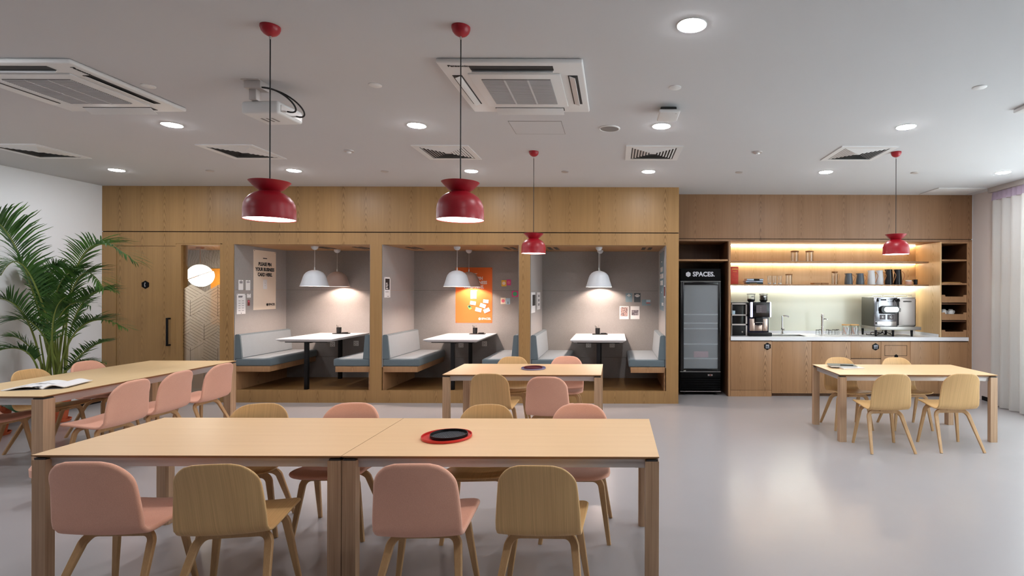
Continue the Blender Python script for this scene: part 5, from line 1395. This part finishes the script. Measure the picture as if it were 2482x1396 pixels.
# broad-leaved plant
t = thing('potted_plant', 'dark broad-leaved plant in a terracotta pot at the far left edge', 'plant', (-6.93, 5.93, 0))
pot(t, .16, .34)
r = random.Random(3)
for k in range(16):
    a = k*2.4+.3; el = r.uniform(.1, .8); L = r.uniform(.26, .38)
    if math.cos(a) < -.6: L *= .6
    hgt = r.uniform(.08, .26); d = Vector((math.cos(a)*math.cos(el), math.sin(a)*math.cos(el), math.sin(el)))
    p0 = Vector((0, 0, .30)); p1 = p0 + d*hgt
    b = MB(); b.tube([p0, p0+d*hgt*.5, p1], .006, 6)
    sd = d.cross(Vector((0, 0, 1))).normalized(); n = 8; prev = None
    for i in range(n+1):
        q = i/n; c = p1 + Vector((d.x, d.y, d.z*.6)).normalized()*L*q + Vector((0, 0, -L*.45*q*q))
        w = .085*math.sin(PI*min(.995, q*.93+.06))**.8 + .001
        cur = [b.bm.verts.new(c-sd*w+Vector((0, 0, w*.25))), b.bm.verts.new(c), b.bm.verts.new(c+sd*w+Vector((0, 0, w*.25)))]
        if prev:
            b.bm.faces.new((prev[0], prev[1], cur[1], cur[0])); b.bm.faces.new((prev[1], prev[2], cur[2], cur[1]))
        prev = cur
    for v in b.bm.verts:
        if v.co.x - 6.93 < XL+.012: v.co.x = XL+.012+6.93
    b.build('leaf', M['broadleaf'], t, smooth=80)

# ================================================================ curtain
def curtain(y0, y1, label):
    t = thing('curtain', label, 'curtain', (XR-.13, 0, 0))
    def sheetz(z0, z1, nz, mat, name, f, amp0, amp1, x_=0):
        b = MB(); N = int((y1-y0)*46); rows = []
        for j in range(nz+1):
            v = j/nz; z = z0+(z1-z0)*v; row = []
            for i in range(N+1):
                y = y0+(y1-y0)*i/N
                amp = amp0+(amp1-amp0)*v
                x = x_+amp*math.sin(2*PI*y*f+.7*math.sin(y*2.3)+.5*math.sin(y*5.1)*(1-v)) + .012*math.sin(y*3.1+v)*(1-v)
                row.append(b.bm.verts.new((x, y, z)))
            rows.append(row)
        for a_, c_ in zip(rows, rows[1:]):
            for i in range(N): b.bm.faces.new((a_[i], a_[i+1], c_[i+1], c_[i]))
        return b.build(name, mat, t, smooth=80)
    sheetz(.015, 2.94, 14, M['curtain'], 'curtain_panel', 5.5, .045, .026)
    sheetz(2.94, 3.055, 2, M['curtainhead'], 'heading_tape', 11, .022, .016)
    MB().box(-.03, .03, y0-.05, y1+.03, 3.06, CEIL).build('curtain_track', M['alu'], t)
curtain(.8, 7.68, 'sheer white floor-length curtain with a pleated heading at the right')

# ================================================================ light and camera
w = bpy.data.worlds.new('World'); SC.world = w; w.use_nodes = True
w.node_tree.nodes['Background'].inputs[0].default_value = (.78, .88, 1.0, 1); w.node_tree.nodes['Background'].inputs[1].default_value = 1.0
def area(name, loc, rot, sx, sy, power, col=(1, 1, 1)):
    l = bpy.data.lights.new(name, 'AREA'); l.shape = 'RECTANGLE'; l.size = sx; l.size_y = sy; l.energy = power; l.color = col
    o = bpy.data.objects.new(name, l); COL.objects.link(o); o.location = loc; o.rotation_euler = rot; return o
area('daylight', (XR+.25, 3.9, 1.6), (0, PI/2, 0), 2.5, 5.9, DAY, (.90, .95, 1.0))
cam = bpy.data.cameras.new('Camera'); co = bpy.data.objects.new('Camera', cam); COL.objects.link(co)
cam.sensor_fit = 'HORIZONTAL'; cam.sensor_width = 36; cam.lens = F/2482*36
cam.shift_x = (1241-PX)/2482; cam.shift_y = (PY-698)/2482
co.location = (0, 0, H)
co.matrix_world = Matrix.Translation((0, 0, H)) @ Matrix.Rotation(PI/2, 4, 'X') @ Matrix.Rotation(ROLL, 4, 'Z')
cam.clip_start = .05; cam.clip_end = 60
SC.camera = co
SC.view_settings.view_transform = 'Standard'; SC.view_settings.look = 'None'
SC.view_settings.exposure = EXPO; SC.view_settings.gamma = 1.0
cy = SC.cycles
cy.max_bounces = 7; cy.diffuse_bounces = 4; cy.glossy_bounces = 4; cy.transmission_bounces = 6; cy.transparent_max_bounces = 16
cy.caustics_reflective = False; cy.caustics_refractive = False
cy.sample_clamp_indirect = 6.0; cy.use_denoising = True; cy.blur_glossy = .5
